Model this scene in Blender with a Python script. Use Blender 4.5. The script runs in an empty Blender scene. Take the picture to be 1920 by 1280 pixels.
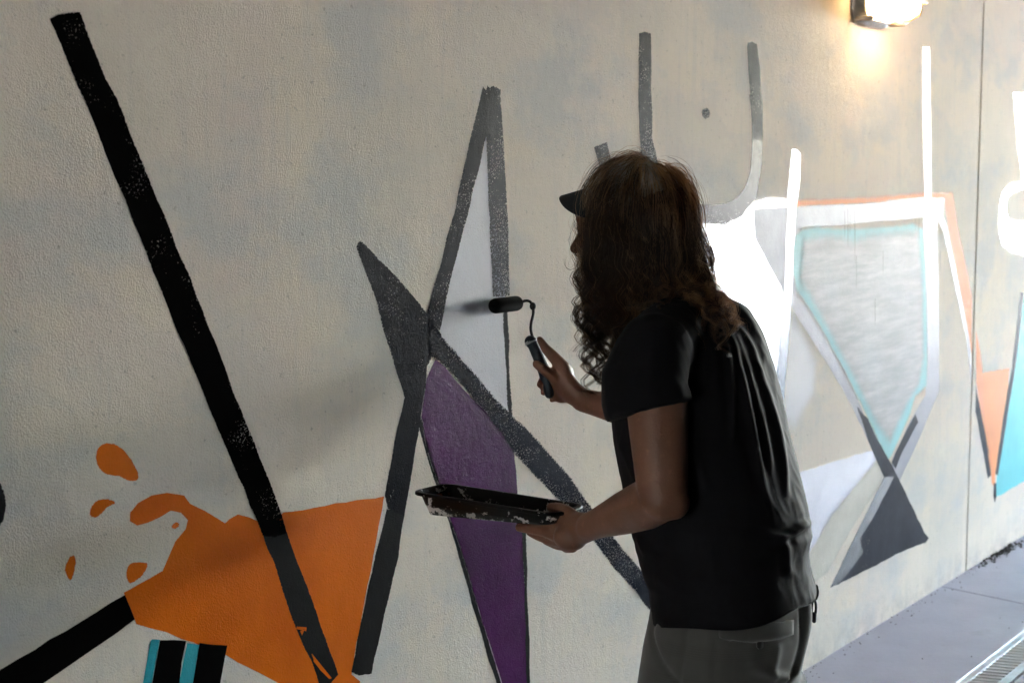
import bpy, bmesh, math, random
import numpy as np
from mathutils import Vector, Matrix
from mathutils.geometry import tessellate_polygon
random.seed(7); rng = np.random.default_rng(7)
scene = bpy.context.scene
COL = scene.collection

# ---------------------------------------------------------------- camera
F = 3000.0                      # focal length in photo pixels (1920 wide)
CAMH = 1.60
PITCH = math.atan(330 / F)
cam = bpy.data.objects.new('camera', bpy.data.cameras.new('camera'))
COL.objects.link(cam)
cam.location = (0, 0, CAMH)
cam.rotation_euler = (math.pi / 2 - PITCH, 0, 0)
cam.data.sensor_width = 36.0
cam.data.lens = F / 1920 * 36.0
cam.data.clip_start = 0.05; cam.data.clip_end = 800
cam.data.dof.use_dof = True
cam.data.dof.focus_distance = 3.25
cam.data.dof.aperture_fstop = 6.3
scene.camera = cam

# ---------------------------------------------------------------- plan of the underpass
cp, sp = math.cos(PITCH), math.sin(PITCH)
def ray(px, py):
    x = (px - 960) / F; y = -(py - 640) / F
    return Vector((x, cp + y * sp, -sp + y * cp))
def W(px, py, z):               # point seen at (px, py), z metres away along the ground
    r = ray(px, py); return Vector((0, 0, CAMH)) + r * (z / r.y)
th = math.atan2(2090, math.hypot(F, 330))
U = Vector((math.sin(th), math.cos(th), 0))          # along the wall, to the right and away
N = Vector((-math.cos(th), math.sin(th), 0))         # into the wall
UP = Vector((0, 0, 1))
r0 = ray(1510, 1255); t0 = -CAMH / r0.z
D = (r0 * t0).dot(N)                                 # camera to wall
def on_wall(px, py, off=0.0):   # (s, z) on the wall plane, off metres in front of it
    r = ray(px, py); t = (D - off) / r.dot(N)
    p = Vector((0, 0, CAMH)) + r * t
    return p.dot(U), p.z
def wp(s, z, off=0.0):
    return U * s + N * (D - off) + UP * z
def on_floor(px, py):
    r = ray(px, py); t = -CAMH / r.z
    p = r * t; return p.dot(U), D - p.dot(N)          # (along, distance from wall)
TW, TH, S0, S1 = 6.4, 3.6, -30.0, 17.0
VLOC = Matrix(((U.x, -N.x, 0, N.x * D), (U.y, -N.y, 0, N.y * D), (0, 0, 1, 0), (0, 0, 0, 1)))
# local frame: x along wall, y out of wall, z up   (world = VLOC @ local)

# ---------------------------------------------------------------- sky, sun, exposure
w = bpy.data.worlds.new('World'); scene.world = w; w.use_nodes = True
nt = w.node_tree; bg = nt.nodes['Background']
sky = nt.nodes.new('ShaderNodeTexSky'); sky.sky_type = 'NISHITA'; sky.sun_disc = False
SUN_EL = math.radians(52)
exit_az = math.atan2(U.x, U.y)                        # azimuth of the exit, clockwise from +Y
SUN_AZ = exit_az + math.radians(62)
sky.sun_elevation = SUN_EL; sky.sun_rotation = SUN_AZ
sky.air_density = 1.0; sky.dust_density = 1.5
nt.links.new(sky.outputs[0], bg.inputs['Color']); bg.inputs['Strength'].default_value = 0.15
sl = bpy.data.lights.new('sun', 'SUN'); sl.energy = 4.5; sl.angle = math.radians(0.5); sl.color = (1, 0.96, 0.9)
so = bpy.data.objects.new('sun', sl); COL.objects.link(so)
sd = Vector((math.sin(SUN_AZ) * math.cos(SUN_EL), math.cos(SUN_AZ) * math.cos(SUN_EL), math.sin(SUN_EL)))
so.rotation_euler = sd.to_track_quat('Z', 'Y').to_euler()
vs = scene.view_settings
vs.view_transform = 'Standard'; vs.look = 'None'; vs.gamma = 1; vs.use_curve_mapping = False
vs.exposure = 6.65
scene.render.engine = 'CYCLES'
cy = scene.cycles
cy.transparent_max_bounces = 32; cy.max_bounces = 9; cy.diffuse_bounces = 5; cy.glossy_bounces = 4
cy.sample_clamp_indirect = 30; cy.use_denoising = True
try:
    cy.denoising_input_passes = 'RGB_ALBEDO_NORMAL'; cy.denoiser = 'OPENIMAGEDENOISE'
except Exception: pass
cy.caustics_reflective = False; cy.caustics_refractive = False

# ---------------------------------------------------------------- helpers
def link(o, parent=None):
    COL.objects.link(o)
    if parent is not None: o.parent = parent
    return o
def tag(o, label=None, cat=None, group=None, kind=None):
    if label: o['label'] = label
    if cat: o['category'] = cat
    if group: o['group'] = group
    if kind: o['kind'] = kind
    return o
def empty(name, loc=(0, 0, 0)):
    o = bpy.data.objects.new(name, None); o.location = loc; o.empty_display_size = .1
    return link(o)
def mesh_obj(name, verts, faces, mat, parent=None, smooth=False, local=False):
    """verts in world space; parent is an unrotated Empty"""
    me = bpy.data.meshes.new(name)
    off = Vector(parent.location) if parent is not None else Vector((0, 0, 0))
    if parent is not None and parent.parent is not None: off = off + Vector(parent.parent.location)
    if local: off = Vector((0, 0, 0))
    me.from_pydata([tuple(Vector(v) - off) for v in verts], [], faces)
    if mat: me.materials.append(mat)
    if smooth: me.polygons.foreach_set('use_smooth', [True] * len(me.polygons))
    me.update()
    return link(bpy.data.objects.new(name, me), parent)
def wl(x, y, z): return VLOC @ Vector((x, y, z))
class MB:
    def __init__(s): s.v = []; s.f = []
    def box(s, x0, x1, y0, y1, z0, z1, M=VLOC):
        b = len(s.v)
        for z in (z0, z1):
            for x, y in ((x0, y0), (x1, y0), (x1, y1), (x0, y1)): s.v.append(M @ Vector((x, y, z)))
        s.f += [(b, b+3, b+2, b+1), (b+4, b+5, b+6, b+7), (b, b+1, b+5, b+4), (b+1, b+2, b+6, b+5), (b+2, b+3, b+7, b+6), (b+3, b, b+4, b+7)]
        return s
    def tube(s, pts, rad, n=12, cap=True, flat=None, up=None):
        """tapered tube; flat = (a, b) cross-section scale; ends rounded when cap"""
        pts = [Vector(p) for p in pts]
        if not hasattr(rad, '__len__'): rad = [rad] * len(pts)
        rad = list(rad)
        if cap:
            d0 = (pts[0] - pts[1]).normalized(); d1 = (pts[-1] - pts[-2]).normalized()
            pre, prer, post, postr = [], [], [], []
            for a in (75, 50, 25):
                a = math.radians(a)
                pre.append(pts[0] + d0 * rad[0] * math.sin(a)); prer.append(rad[0] * math.cos(a))
            for a in (25, 50, 75):
                a = math.radians(a)
                post.append(pts[-1] + d1 * rad[-1] * math.sin(a)); postr.append(rad[-1] * math.cos(a))
            pts = pre + pts + post; rad = prer + rad + postr
        T = []
        for i in range(len(pts)):
            a = pts[max(i-1, 0)]; b = pts[min(i+1, len(pts)-1)]; T.append((b - a).normalized())
        ref = Vector(up) if up is not None else (UP if abs(T[0].z) < .9 else Vector((1, 0, 0)))
        x = (ref - T[0] * ref.dot(T[0])).normalized()
        b0 = len(s.v); fa, fb = flat if flat else (1, 1)
        for i, p in enumerate(pts):
            x = (x - T[i] * x.dot(T[i])).normalized(); y = T[i].cross(x)
            for k in range(n):
                a = 2 * math.pi * k / n
                s.v.append(p + x * (math.cos(a) * rad[i] * fa) + y * (math.sin(a) * rad[i] * fb))
        for i in range(len(pts) - 1):
            for k in range(n):
                k2 = (k + 1) % n
                s.f.append((b0 + i*n + k, b0 + i*n + k2, b0 + (i+1)*n + k2, b0 + (i+1)*n + k))
        s.f.append(tuple(b0 + k for k in range(n))[::-1])
        s.f.append(tuple(b0 + (len(pts)-1)*n + k for k in range(n)))
        return s
    def ell(s, c, r, R=None, n=18, m=12):
        c = Vector(c); b0 = len(s.v); R = R or Matrix.Identity(3)
        for i in range(1, m):
            ph = math.pi * i / m
            for k in range(n):
                a = 2 * math.pi * k / n
                s.v.append(c + R @ Vector((r[0]*math.sin(ph)*math.cos(a), r[1]*math.sin(ph)*math.sin(a), r[2]*math.cos(ph))))
        t = len(s.v); s.v.append(c + R @ Vector((0, 0, r[2]))); s.v.append(c + R @ Vector((0, 0, -r[2])))
        for i in range(m - 2):
            for k in range(n):
                k2 = (k + 1) % n
                s.f.append((b0 + i*n + k, b0 + (i+1)*n + k, b0 + (i+1)*n + k2, b0 + i*n + k2))
        for k in range(n):
            k2 = (k + 1) % n
            s.f.append((t, b0 + k, b0 + k2)); s.f.append((t+1, b0 + (m-2)*n + k2, b0 + (m-2)*n + k))
        return s
    def build(s, name, mat, parent=None, smooth=False):
        return mesh_obj(name, s.v, s.f, mat, parent, smooth)
def catmull(P, n=8, closed=False):
    P = [np.array(p, float) for p in P]; out = []; m = len(P)
    rngi = range(m) if closed else range(m - 1)
    for i in rngi:
        p0 = P[(i-1) % m] if closed or i > 0 else P[0] * 2 - P[1]
        p1 = P[i]; p2 = P[(i+1) % m]
        p3 = P[(i+2) % m] if closed or i + 2 < m else P[-1] * 2 - P[-2]
        for k in range(n):
            t = k / n
            out.append(.5 * ((2*p1) + (p2-p0)*t + (2*p0-5*p1+4*p2-p3)*t*t + (3*p1-p0-3*p2+p3)*t**3))
    if not closed: out.append(P[-1])
    return out
def lin(c):  # sRGB 0-255 -> linear
    return tuple(((v/255)/12.92 if v/255 <= .04045 else ((v/255+.055)/1.055)**2.4) for v in c)

# ---------------------------------------------------------------- materials
def new_mat(name):
    m = bpy.data.materials.new(name); m.use_nodes = True
    return m, m.node_tree, m.node_tree.nodes['Principled BSDF']
def simple(name, col, rough=.6, metal=0, spec=.5, coat=0, var=0.0, vscale=20, bump=0, bscale=200, bdist=.001):
    m, t, b = new_mat(name)
    b.inputs['Base Color'].default_value = (*col, 1); b.inputs['Roughness'].default_value = rough
    b.inputs['Metallic'].default_value = metal; b.inputs['Specular IOR Level'].default_value = spec
    b.inputs['Coat Weight'].default_value = coat
    geo = t.nodes.new('ShaderNodeTexCoord')
    if var:
        n = t.nodes.new('ShaderNodeTexNoise'); n.inputs['Scale'].default_value = vscale; n.inputs['Detail'].default_value = 5
        t.links.new(geo.outputs['Object'], n.inputs['Vector'])
        mp = t.nodes.new('ShaderNodeMapRange'); mp.inputs[1].default_value = .3; mp.inputs[2].default_value = .7
        mp.inputs[3].default_value = 1 - var; mp.inputs[4].default_value = 1 + var
        t.links.new(n.outputs['Fac'], mp.inputs[0])
        mx = t.nodes.new('ShaderNodeVectorMath'); mx.operation = 'SCALE'; mx.inputs[0].default_value = col
        t.links.new(mp.outputs[0], mx.inputs['Scale']); t.links.new(mx.outputs[0], b.inputs['Base Color'])
    if bump:
        n = t.nodes.new('ShaderNodeTexNoise'); n.inputs['Scale'].default_value = bscale; n.inputs['Detail'].default_value = 4
        t.links.new(geo.outputs['Object'], n.inputs['Vector'])
        bp = t.nodes.new('ShaderNodeBump'); bp.inputs['Strength'].default_value = bump; bp.inputs['Distance'].default_value = bdist
        t.links.new(n.outputs['Fac'], bp.inputs['Height']); t.links.new(bp.outputs[0], b.inputs['Normal'])
    return m

def stucco_group():
    """relief of the rendered wall, in wall coordinates: fine grain, lumps, fading to trowelled concrete along the wall"""
    g = bpy.data.node_groups.new('stucco', 'ShaderNodeTree')
    g.interface.new_socket('Height', in_out='OUTPUT', socket_type='NodeSocketFloat')
    g.interface.new_socket('Vector', in_out='OUTPUT', socket_type='NodeSocketVector')
    g.interface.new_socket('Rough Side', in_out='OUTPUT', socket_type='NodeSocketFloat')
    out = g.nodes.new('NodeGroupOutput'); N_ = g.nodes.new; L = g.links.new
    geo = N_('ShaderNodeNewGeometry')
    def dot(v):
        d = N_('ShaderNodeVectorMath'); d.operation = 'DOT_PRODUCT'; L(geo.outputs['Position'], d.inputs[0]); d.inputs[1].default_value = v
        return d.outputs['Value']
    cmb = N_('ShaderNodeCombineXYZ'); L(dot(U), cmb.inputs[0]); L(dot(UP), cmb.inputs[1])
    sc = N_('ShaderNodeVectorMath'); sc.operation = 'MULTIPLY'; L(cmb.outputs[0], sc.inputs[0]); sc.inputs[1].default_value = (1.0, .8, 1)
    def noise(scale, det, rough=.5, vec=sc.outputs[0]):
        n = N_('ShaderNodeTexNoise'); n.noise_dimensions = '2D'; n.inputs['Scale'].default_value = scale; n.inputs['Detail'].default_value = det
        n.inputs['Roughness'].default_value = rough; L(vec, n.inputs['Vector']); return n.outputs['Fac']
    def math_(op, a, b):
        m = N_('ShaderNodeMath'); m.operation = op
        for i, v in enumerate((a, b)):
            if isinstance(v, (int, float)): m.inputs[i].default_value = v
            else: L(v, m.inputs[i])
        return m.outputs[0]
    fine = noise(360, 2.5, .55); lump = noise(38, 3); mid = noise(170, 2)
    side = N_('ShaderNodeMapRange'); side.inputs[1].default_value = 3.3; side.inputs[2].default_value = 6.5
    side.inputs[3].default_value = 1; side.inputs[4].default_value = .6; L(dot(U), side.inputs[0])
    pit = math_('MULTIPLY', math_('GREATER_THAN', noise(90, 1), .70), -.5)
    h = math_('ADD', math_('MULTIPLY', fine, 1.0), math_('MULTIPLY', mid, .55))
    h = math_('ADD', h, math_('MULTIPLY', lump, 1.0)); h = math_('ADD', h, pit)
    h = math_('MULTIPLY', h, side.outputs[0])
    L(h, out.inputs['Height']); L(cmb.outputs[0], out.inputs['Vector']); L(side.outputs[0], out.inputs['Rough Side'])
    return g
STUCCO = stucco_group()
def add_stucco(t, b, strength=.9, dist=.0035):
    s = t.nodes.new('ShaderNodeGroup'); s.node_tree = STUCCO
    bp = t.nodes.new('ShaderNodeBump'); bp.inputs['Strength'].default_value = strength; bp.inputs['Distance'].default_value = dist
    t.links.new(s.outputs['Height'], bp.inputs['Height']); t.links.new(bp.outputs[0], b.inputs['Normal'])
    return s
def ramp(t, fac, stops):
    r = t.nodes.new('ShaderNodeValToRGB'); t.links.new(fac, r.inputs[0])
    while len(r.color_ramp.elements) < len(stops): r.color_ramp.elements.new(.5)
    for e, (p, c) in zip(r.color_ramp.elements, stops): e.position = p; e.color = (*c, 1)
    return r.outputs[0]
def tnoise(t, vec, scale, det=4, rough=.55, out='Fac', stretch=None):
    if stretch:
        v = t.nodes.new('ShaderNodeVectorMath'); v.operation = 'MULTIPLY'; t.links.new(vec, v.inputs[0]); v.inputs[1].default_value = stretch; vec = v.outputs[0]
    n = t.nodes.new('ShaderNodeTexNoise'); n.inputs['Scale'].default_value = scale; n.inputs['Detail'].default_value = det; n.inputs['Roughness'].default_value = rough
    t.links.new(vec, n.inputs['Vector']); return n.outputs[out]
def mixc(t, fac, a, b, mode='MIX'):
    m = t.nodes.new('ShaderNodeMix'); m.data_type = 'RGBA'; m.blend_type = mode
    for sock, v in ((m.inputs[0], fac), (m.inputs[6], a), (m.inputs[7], b)):
        if isinstance(v, (int, float)): sock.default_value = v
        elif isinstance(v, tuple): sock.default_value = (*v, 1)
        else: t.links.new(v, sock)
    return m.outputs[2]
def tm(t, op, a, b=0.0, clamp=False):
    m = t.nodes.new('ShaderNodeMath'); m.operation = op; m.use_clamp = clamp
    for i, v in enumerate((a, b)):
        if isinstance(v, (int, float)): m.inputs[i].default_value = v
        else: t.links.new(v, m.inputs[i])
    return m.outputs[0]
def mrange(t, v, a, b, c, d, smooth=False):
    m = t.nodes.new('ShaderNodeMapRange'); t.links.new(v, m.inputs[0])
    if smooth: m.interpolation_type = 'SMOOTHSTEP'
    for i, x in enumerate((a, b, c, d)): m.inputs[i+1].default_value = x
    return m.outputs[0]

def wall_material():
    m, t, b = new_mat('painted_concrete_wall')
    s = add_stucco(t, b, .8, .0016); V = s.outputs['Vector']
    base = ramp(t, tnoise(t, V, 1.1, 6, .6), [(.30, (.64, .61, .56)), (.42, (.70, .645, .575)), (.5, (.75, .68, .60)), (.62, (.72, .64, .59)), (.72, (.68, .645, .61))])
    blue = mrange(t, tnoise(t, V, 2.3, 5, .6, stretch=(1, 1.6, 1)), .50, .64, 0, .75)
    base = mixc(t, blue, base, (.57, .58, .585))
    cream = mrange(t, tnoise(t, V, 3.1, 5, .65, stretch=(.8, 1.3, 1)), .55, .66, 0, .45)
    base = mixc(t, cream, base, (.80, .71, .58))
    streak = mrange(t, tnoise(t, V, 9, 5, .6, stretch=(4, .25, 1)), .52, .75, 0, .35)
    base = mixc(t, streak, base, (.56, .56, .55))
    grime = mrange(t, tnoise(t, V, 60, 3, .7), .635, .70, 0, .5)
    base = mixc(t, grime, base, (.30, .28, .25))
    sepz = t.nodes.new('ShaderNodeSeparateXYZ'); t.links.new(V, sepz.inputs[0])
    patch = mrange(t, tnoise(t, V, 1.7, 7, .6, stretch=(.7, 1, 1)), .535, .545, 0, .16)
    base = mixc(t, patch, base, (.50, .53, .54))
    patch2 = mrange(t, tnoise(t, V, 2.9, 7, .62), .60, .608, 0, .2)
    base = mixc(t, patch2, base, (.80, .76, .66))
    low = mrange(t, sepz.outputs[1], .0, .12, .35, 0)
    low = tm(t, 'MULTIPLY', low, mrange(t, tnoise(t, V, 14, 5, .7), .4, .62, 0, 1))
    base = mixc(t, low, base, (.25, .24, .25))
    # the bottom strip was coated lighter
    t.links.new(base, b.inputs['Base Color'])
    b.inputs['Roughness'].default_value = .8; b.inputs['Specular IOR Level'].default_value = .06
    return m
M_WALL = wall_material()

def paint(name, col, rough=.45, spec=.5, rag=.5, patchy=0.0, soft=.08, var=.12, tint=None, bump=.9, coat=0, streak=0.0, dscale=190):
    """wall paint; the outline's soft edge is the mesh attribute cov, broken up by noise; dry = how much wall shows through, from dry paint or as flecks standing in for glints"""
    m, t, b = new_mat(name)
    s = add_stucco(t, b, bump, .0009); V = s.outputs['Vector']
    c = ramp(t, tnoise(t, V, 5, 5, .6), [(.3, tuple(x*(1-var) for x in col)), (.7, tuple(min(1, x*(1+var)) for x in col))])
    if tint is not None:
        c = mixc(t, mrange(t, tnoise(t, V, 3.2, 4, .6), .42, .68, 0, 1), c, tint)
    if streak:
        c = mixc(t, mrange(t, tnoise(t, V, 8, 6, .7, stretch=(.6, 5, 1)), .4, .7, 0, streak), c, (.78, .77, .80))
    t.links.new(c, b.inputs['Base Color'])
    b.inputs['Roughness'].default_value = rough; b.inputs['Specular IOR Level'].default_value = spec
    b.inputs['Coat Weight'].default_value = coat; b.inputs['Coat Roughness'].default_value = .22
    at = t.nodes.new('ShaderNodeAttribute'); at.attribute_name = 'cov'
    cov = at.outputs['Fac']
    n1 = tnoise(t, V, dscale if soft < .17 else 620, 2, .6)
    if soft >= .17: rag = max(rag, 2.4)
    soft = .03
    a = tm(t, 'ADD', cov, tm(t, 'MULTIPLY', tm(t, 'SUBTRACT', n1, .5), rag))
    if patchy:
        big = mrange(t, tnoise(t, V, 6, 4, .6), .35, .65, .4, 1.6)
        d = tm(t, 'MULTIPLY', mrange(t, tnoise(t, V, 230, 3, .62), .47, .62, 0, 1), tm(t, 'MULTIPLY', big, patchy))
        a = tm(t, 'SUBTRACT', a, d)
    t.links.new(mrange(t, a, .5 - soft, .5 + soft, 0, 1), b.inputs['Alpha'])
    return m
P_matte = paint('matte_black_paint', (.004, .004, .004), rough=.8, spec=.0, rag=.5, patchy=0.42, soft=.06, bump=.4)
P_flat = paint('flat_black_paint', (.004, .004, .004), rough=.95, spec=.0, rag=.2, soft=.1, bump=.5)
P_grey = paint('charcoal_paint', (.015, .015, .016), rough=.5, spec=0.008, rag=.25, soft=.12, var=.3, patchy=0.3)
P_gloss = paint('wet_black_paint', (.010, .010, .012), rough=0.2, spec=0.004, rag=.6, patchy=0.42, soft=.12, bump=1.0)  # dry flecks stand in for glints off the stucco grain
P_band = paint('rolled_black_paint', (.012, .012, .014), rough=0.22, spec=0.006, rag=.9, patchy=0.58, soft=.12, bump=1.0)
P_navy = paint('navy_rolled_paint', (.014, .016, .024), rough=0.3, spec=0.004, rag=1.0, patchy=0.55, soft=.1, bump=1.0)
P_mirror = paint('glossy_dark_paint', (.012, .012, .016), rough=0.15, spec=0.07, rag=.3, soft=.1, bump=0.7)
P_dimmed = paint('dim_reflection_black_paint', (.010, .010, .013), rough=.3, spec=.004, rag=.7, patchy=.6, soft=.1, bump=1)  # same gloss paint, its weaker reflection and pale glints put into the material
P_wet = paint('half_wet_black_paint', (.010, .010, .013), rough=0.18, spec=0.014, rag=.5, patchy=0.42, soft=.1, bump=0.35)  # dry flecks imitate sparkle on the relief
P_white = paint('grey_white_paint', (.50, .51, .57), rough=.45, spec=0.05, rag=.3, soft=.35, var=.05)
P_glosswhite = paint('glossy_white_paint', (.85, .85, .88), rough=.2, spec=.5, rag=.3, soft=.3, var=.03, coat=.3, bump=.35)
P_haze = paint('white_spray_haze', (.72, .72, .78), rough=.5, spec=.03, rag=1.0, soft=.5, var=.03)
P_purple = paint('purple_paint', (.052, .005, .058), rough=0.25, spec=0.014, rag=.35, soft=.15, var=.3, tint=(.080, .012, .088))
P_pink = paint('pale_pink_overspray', (.62, .50, .58), rough=.6, spec=.1, rag=.9, soft=.4)
P_orange = paint('orange_paint', (.72, .150, .003), rough=.4, spec=0.03, rag=.22, soft=0.1, var=.08, tint=(.62, .115, .002), bump=.7)
P_teal = paint('teal_paint', (.01, .30, .38), rough=.5, spec=.08, rag=.25, soft=.12)
P_cyan = paint('pale_cyan_paint', (.38, .68, .73), rough=.5, spec=0.02, rag=.4, soft=.4, var=.08)
P_cyanfill = paint('light_cyan_paint', (.16, .62, .70), rough=.5, spec=0.02, rag=.2, soft=.15, var=.08)
P_peach = paint('peach_paint', (.86, .36, .18), rough=.5, spec=0.02, rag=.3, soft=.25, var=.06)
P_peachspray = paint('peach_spray_edge', (.84, .36, .20), rough=.55, spec=0.02, rag=.9, soft=.5, var=.06)
P_lilac = paint('pale_lilac_paint', (.58, .58, .70), rough=.4, spec=.15, rag=.3, soft=.2, var=.05)
P_silver = paint('silver_grey_paint', (.34, .34, .40), rough=.4, spec=0.022, rag=.5, soft=.2, var=.12, bump=1.2)
P_fill = paint('brushed_grey_fill', (.43, .46, .50), rough=.5, spec=0.02, rag=.6, soft=.5, var=.1, streak=.6)
P_slate = paint('slate_and_dim_reflection_paint', (.032, .034, .046), rough=.42, spec=0.006, rag=.4, patchy=0.3, soft=.15, var=.25)
P_beige = paint('thin_beige_wash', (.50, .48, .44), rough=.6, spec=.1, rag=.4, soft=.4)

# ---------------------------------------------------------------- wall
wall = empty('concrete_wall', wp(3.2, 0))
tag(wall, 'long rendered concrete underpass wall carrying the half painted mural', 'wall')
js, _ = on_wall(1826, 600)
def panel(s0, s1):
    mb = MB(); c = .006
    # slab with chamfered vertical arrises
    prof = [(s0, -.02), (s0 + c, 0), (s1 - c, 0), (s1, -.02), (s1, -.3), (s0, -.3)]
    n = len(prof)
    for z in (-.05, TH): mb.v += [wl(x, y, z) for x, y in prof]
    mb.f += [tuple(range(n))[::-1], tuple(range(n, 2*n))]
    mb.f += [(i, (i+1) % n, n + (i+1) % n, n + i) for i in range(n)]
    return mb.build('wall_panel', M_WALL, wall)
g = .0035
edges = [S0, js - 8, js, S1]
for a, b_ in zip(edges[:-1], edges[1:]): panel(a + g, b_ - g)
MB().box(S0 + .01, S1 - .01, -.34, -.305, -.05, TH).build('wall_core', simple('dark_joint', (.02, .02, .02), .9), wall)

layer_count = [0]
def stroke(name, px, mat, edge=.004, layer=1, label=None, curve=False, jit=.0012, raw=False):
    """a painted area: outline traced on the wall plane, with a soft rim carried by the attribute cov"""
    pts = catmull(px, 6, True) if curve else [np.array(p, float) for p in px]
    P = [np.array(on_wall(*p)) for p in pts]
    Q = []
    for i in range(len(P)):
        a, b = P[i], P[(i+1) % len(P)]; k = max(1, int(np.linalg.norm(b-a) / .03))
        for j in range(k): Q.append(a + (b-a) * j / k)
    Q = np.array(Q)
    area = .5 * np.sum(Q[:, 0]*np.roll(Q[:, 1], -1) - np.roll(Q[:, 0], -1)*Q[:, 1])
    if area < 0: Q = Q[::-1]
    Q = Q + rng.normal(0, jit, Q.shape)
    tg = np.roll(Q, -1, 0) - np.roll(Q, 1, 0); tg /= np.linalg.norm(tg, axis=1)[:, None] + 1e-9
    nm = np.stack([tg[:, 1], -tg[:, 0]], 1)
    off = .00012 * layer
    inn, outr = Q - nm * edge, Q + nm * edge
    n = len(Q); verts = [wp(p[0], p[1], off) for p in inn] + [wp(p[0], p[1], off) for p in outr]
    tris = tessellate_polygon([[Vector((p[0], p[1], 0)) for p in inn]])
    faces = [tuple(f) for f in tris] + [(i, n+i, n+(i+1) % n, (i+1) % n) for i in range(n)]
    o = mesh_obj(name, verts, faces, mat, wall)
    at = o.data.attributes.new('cov', 'FLOAT', 'POINT')
    at.data.foreach_set('value', [1.0]*n + [0.0]*n)
    bm = bmesh.new(); bm.from_mesh(o.data)
    nrm = -N
    for f in bm.faces:
        if f.normal.dot(nrm) < 0: f.normal_flip()
    bm.to_mesh(o.data); bm.free()
    if label: o['label'] = label
    return o
def z6(L): return [(x/2.462, 760 + y/2.462) for x, y in L]

# left part of the mural
stroke('orange_patch', [(232,1109),(305,1069),(319,1036),(329,1012),(349,992),(354,975),(341,961),(321,957),(301,966),(276,979),(256,985),(243,975),(244,959),(260,942),(284,929),(313,923),(345,929),(357,943),(386,961),(422,979),(431,970),(447,964),(467,970),(483,977),(508,985),(530,961),(590,951),(721,929),(700,1040),(658,1262),(676,1276),(668,1310),(600,1310),(508,1272),(426,1227),(340,1196),(284,1176),(256,1168)],
       P_orange, .003, 1, 'large orange splash shape behind the black bars')
for k, d in enumerate([[(443,235),(460,190),(500,172),(550,190),(600,240),(637,310),(630,345),(590,345),(550,325),(490,315),(455,280)],
          [(415,490),(430,455),(460,435),(500,432),(530,450),(500,465),(475,490),(445,515),(420,510)],
          [(300,760),(315,710),(340,690),(348,720),(335,790),(320,800)],
          [(583,770),(600,730),(640,722),(680,730),(665,770),(635,800),(605,817),(590,805)],
          [(793,560),(805,542),(822,540),(825,555),(808,567)]]):
    stroke('orange_drop', z6(d), P_orange, .003 if k != 2 else .006, 1, curve=True, jit=.0005)
stroke('black_bar', [(93,35),(108,28),(128,24),(150,21),(170,75),(200,147),(233,220),(263,293),(310,408),(391,612),(449,760),(487,856),(516,930),(539,997),(514,1006),(493,1003),(467,945),(426,845),(391,762),(321,592),(250,417),(233,375),(197,289),(173,227),(143,157),(117,90)], P_matte, .002, 3, 'long black bar leaning from top left')
stroke('charcoal_bar', [(493,1000),(538,996),(585,1125),(634,1264),(612,1290),(600,1290),(593,1264),(548,1160)], P_grey, .002, 2, 'charcoal foot of the long bar over orange')
stroke('black_bar', [(-60,1292),(0,1253),(122,1182),(234,1113),(254,1162),(219,1186),(81,1280),(20,1320),(-60,1340)], P_flat, .002, 3, 'short black bar in the lower left corner')
stroke('teal_stripe', [(280,1203),(286,1196),(299,1198),(284,1280),(280,1310),(263,1310),(269,1280)], P_teal, .002, 2)
stroke('black_stripe', [(299,1198),(349,1201),(335,1280),(330,1310),(279,1310),(284,1280)], P_flat, .0015, 3)
stroke('teal_stripe', [(351,1203),(374,1208),(362,1280),(356,1310),(330,1310),(335,1280)], P_teal, .0015, 2)
stroke('black_stripe', [(374,1206),(426,1211),(411,1280),(404,1310),(356,1310),(362,1280)], P_flat, .0015, 3)
stroke('charcoal_disc', [(-40,900),(0,905),(8,922),(11,945),(8,970),(0,985),(-40,1000)], P_grey, .003, 2)
for a in ([(556,1172),(575,1176),(573,1182),(554,1177)], [(585,1224),(606,1250),(622,1270),(616,1272),(600,1256),(588,1240)], [(562,1183),(571,1180),(566,1190)]):
    stroke('orange_fleck', a, P_orange, .002, 4)

# white fill, purple, star
stroke('white_fill', [(911,250),(882,382),(848,508),(824,612),(826,632),(942,769),(956,774),(953,700),(948,556),(918,358)], P_white, .004, 1, 'pale grey white triangle inside the black outline')
stroke('purple_spike', [(815,672),(835,688),(880,742),(935,800),(962,838),(968,880),(971,930),(979,1000),(985,1130),(991,1280),(992,1310),(950,1310),(942,1280),(905,1165),(850,985),(820,900),(799,835),(790,780),(800,710)], P_purple, .003, 2, 'tall purple spike pointing down')
stroke('pink_edge', [(786,790),(800,800),(825,890),(858,985),(910,1160),(950,1300),(942,1300),(900,1160),(848,985),(815,895)], P_pink, .008, 1)
stroke('thin_grey_line', [(783,785),(791,785),(806,845),(850,980),(900,1150),(940,1280),(946,1310),(936,1310),(930,1280),(890,1150),(842,980),(798,850)], P_grey, .002, 2)
stroke('thin_grey_line', [(979,990),(985,990),(990,1150),(995,1310),(988,1310),(984,1150)], P_grey, .003, 3)
stroke('thin_grey_line', [(943,580),(952,580),(956,700),(961,778),(952,776),(948,700)], P_grey, .005, 2)
stroke('black_outline', [(905,163),(911,168),(913,162),(918,166),(924,160),(930,166),(933,163),(932,260),(914,262),(911,256),(882,382),(848,508),(826,612),(812,652),(800,690),(788,790),(775,870),(765,930),(758,966),(725,955),(721,929),(745,800),(759,745),(790,640),(800,588),(853,392),(882,256)], P_gloss, .002, 4, 'left leg of the tall black outline')
stroke('charcoal_bar', [(725,953),(758,962),(747,1044),(722,1150),(695,1264),(672,1266),(658,1260),(690,1100)], P_grey, .002, 3, 'charcoal foot of the star outline beside orange')
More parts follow.
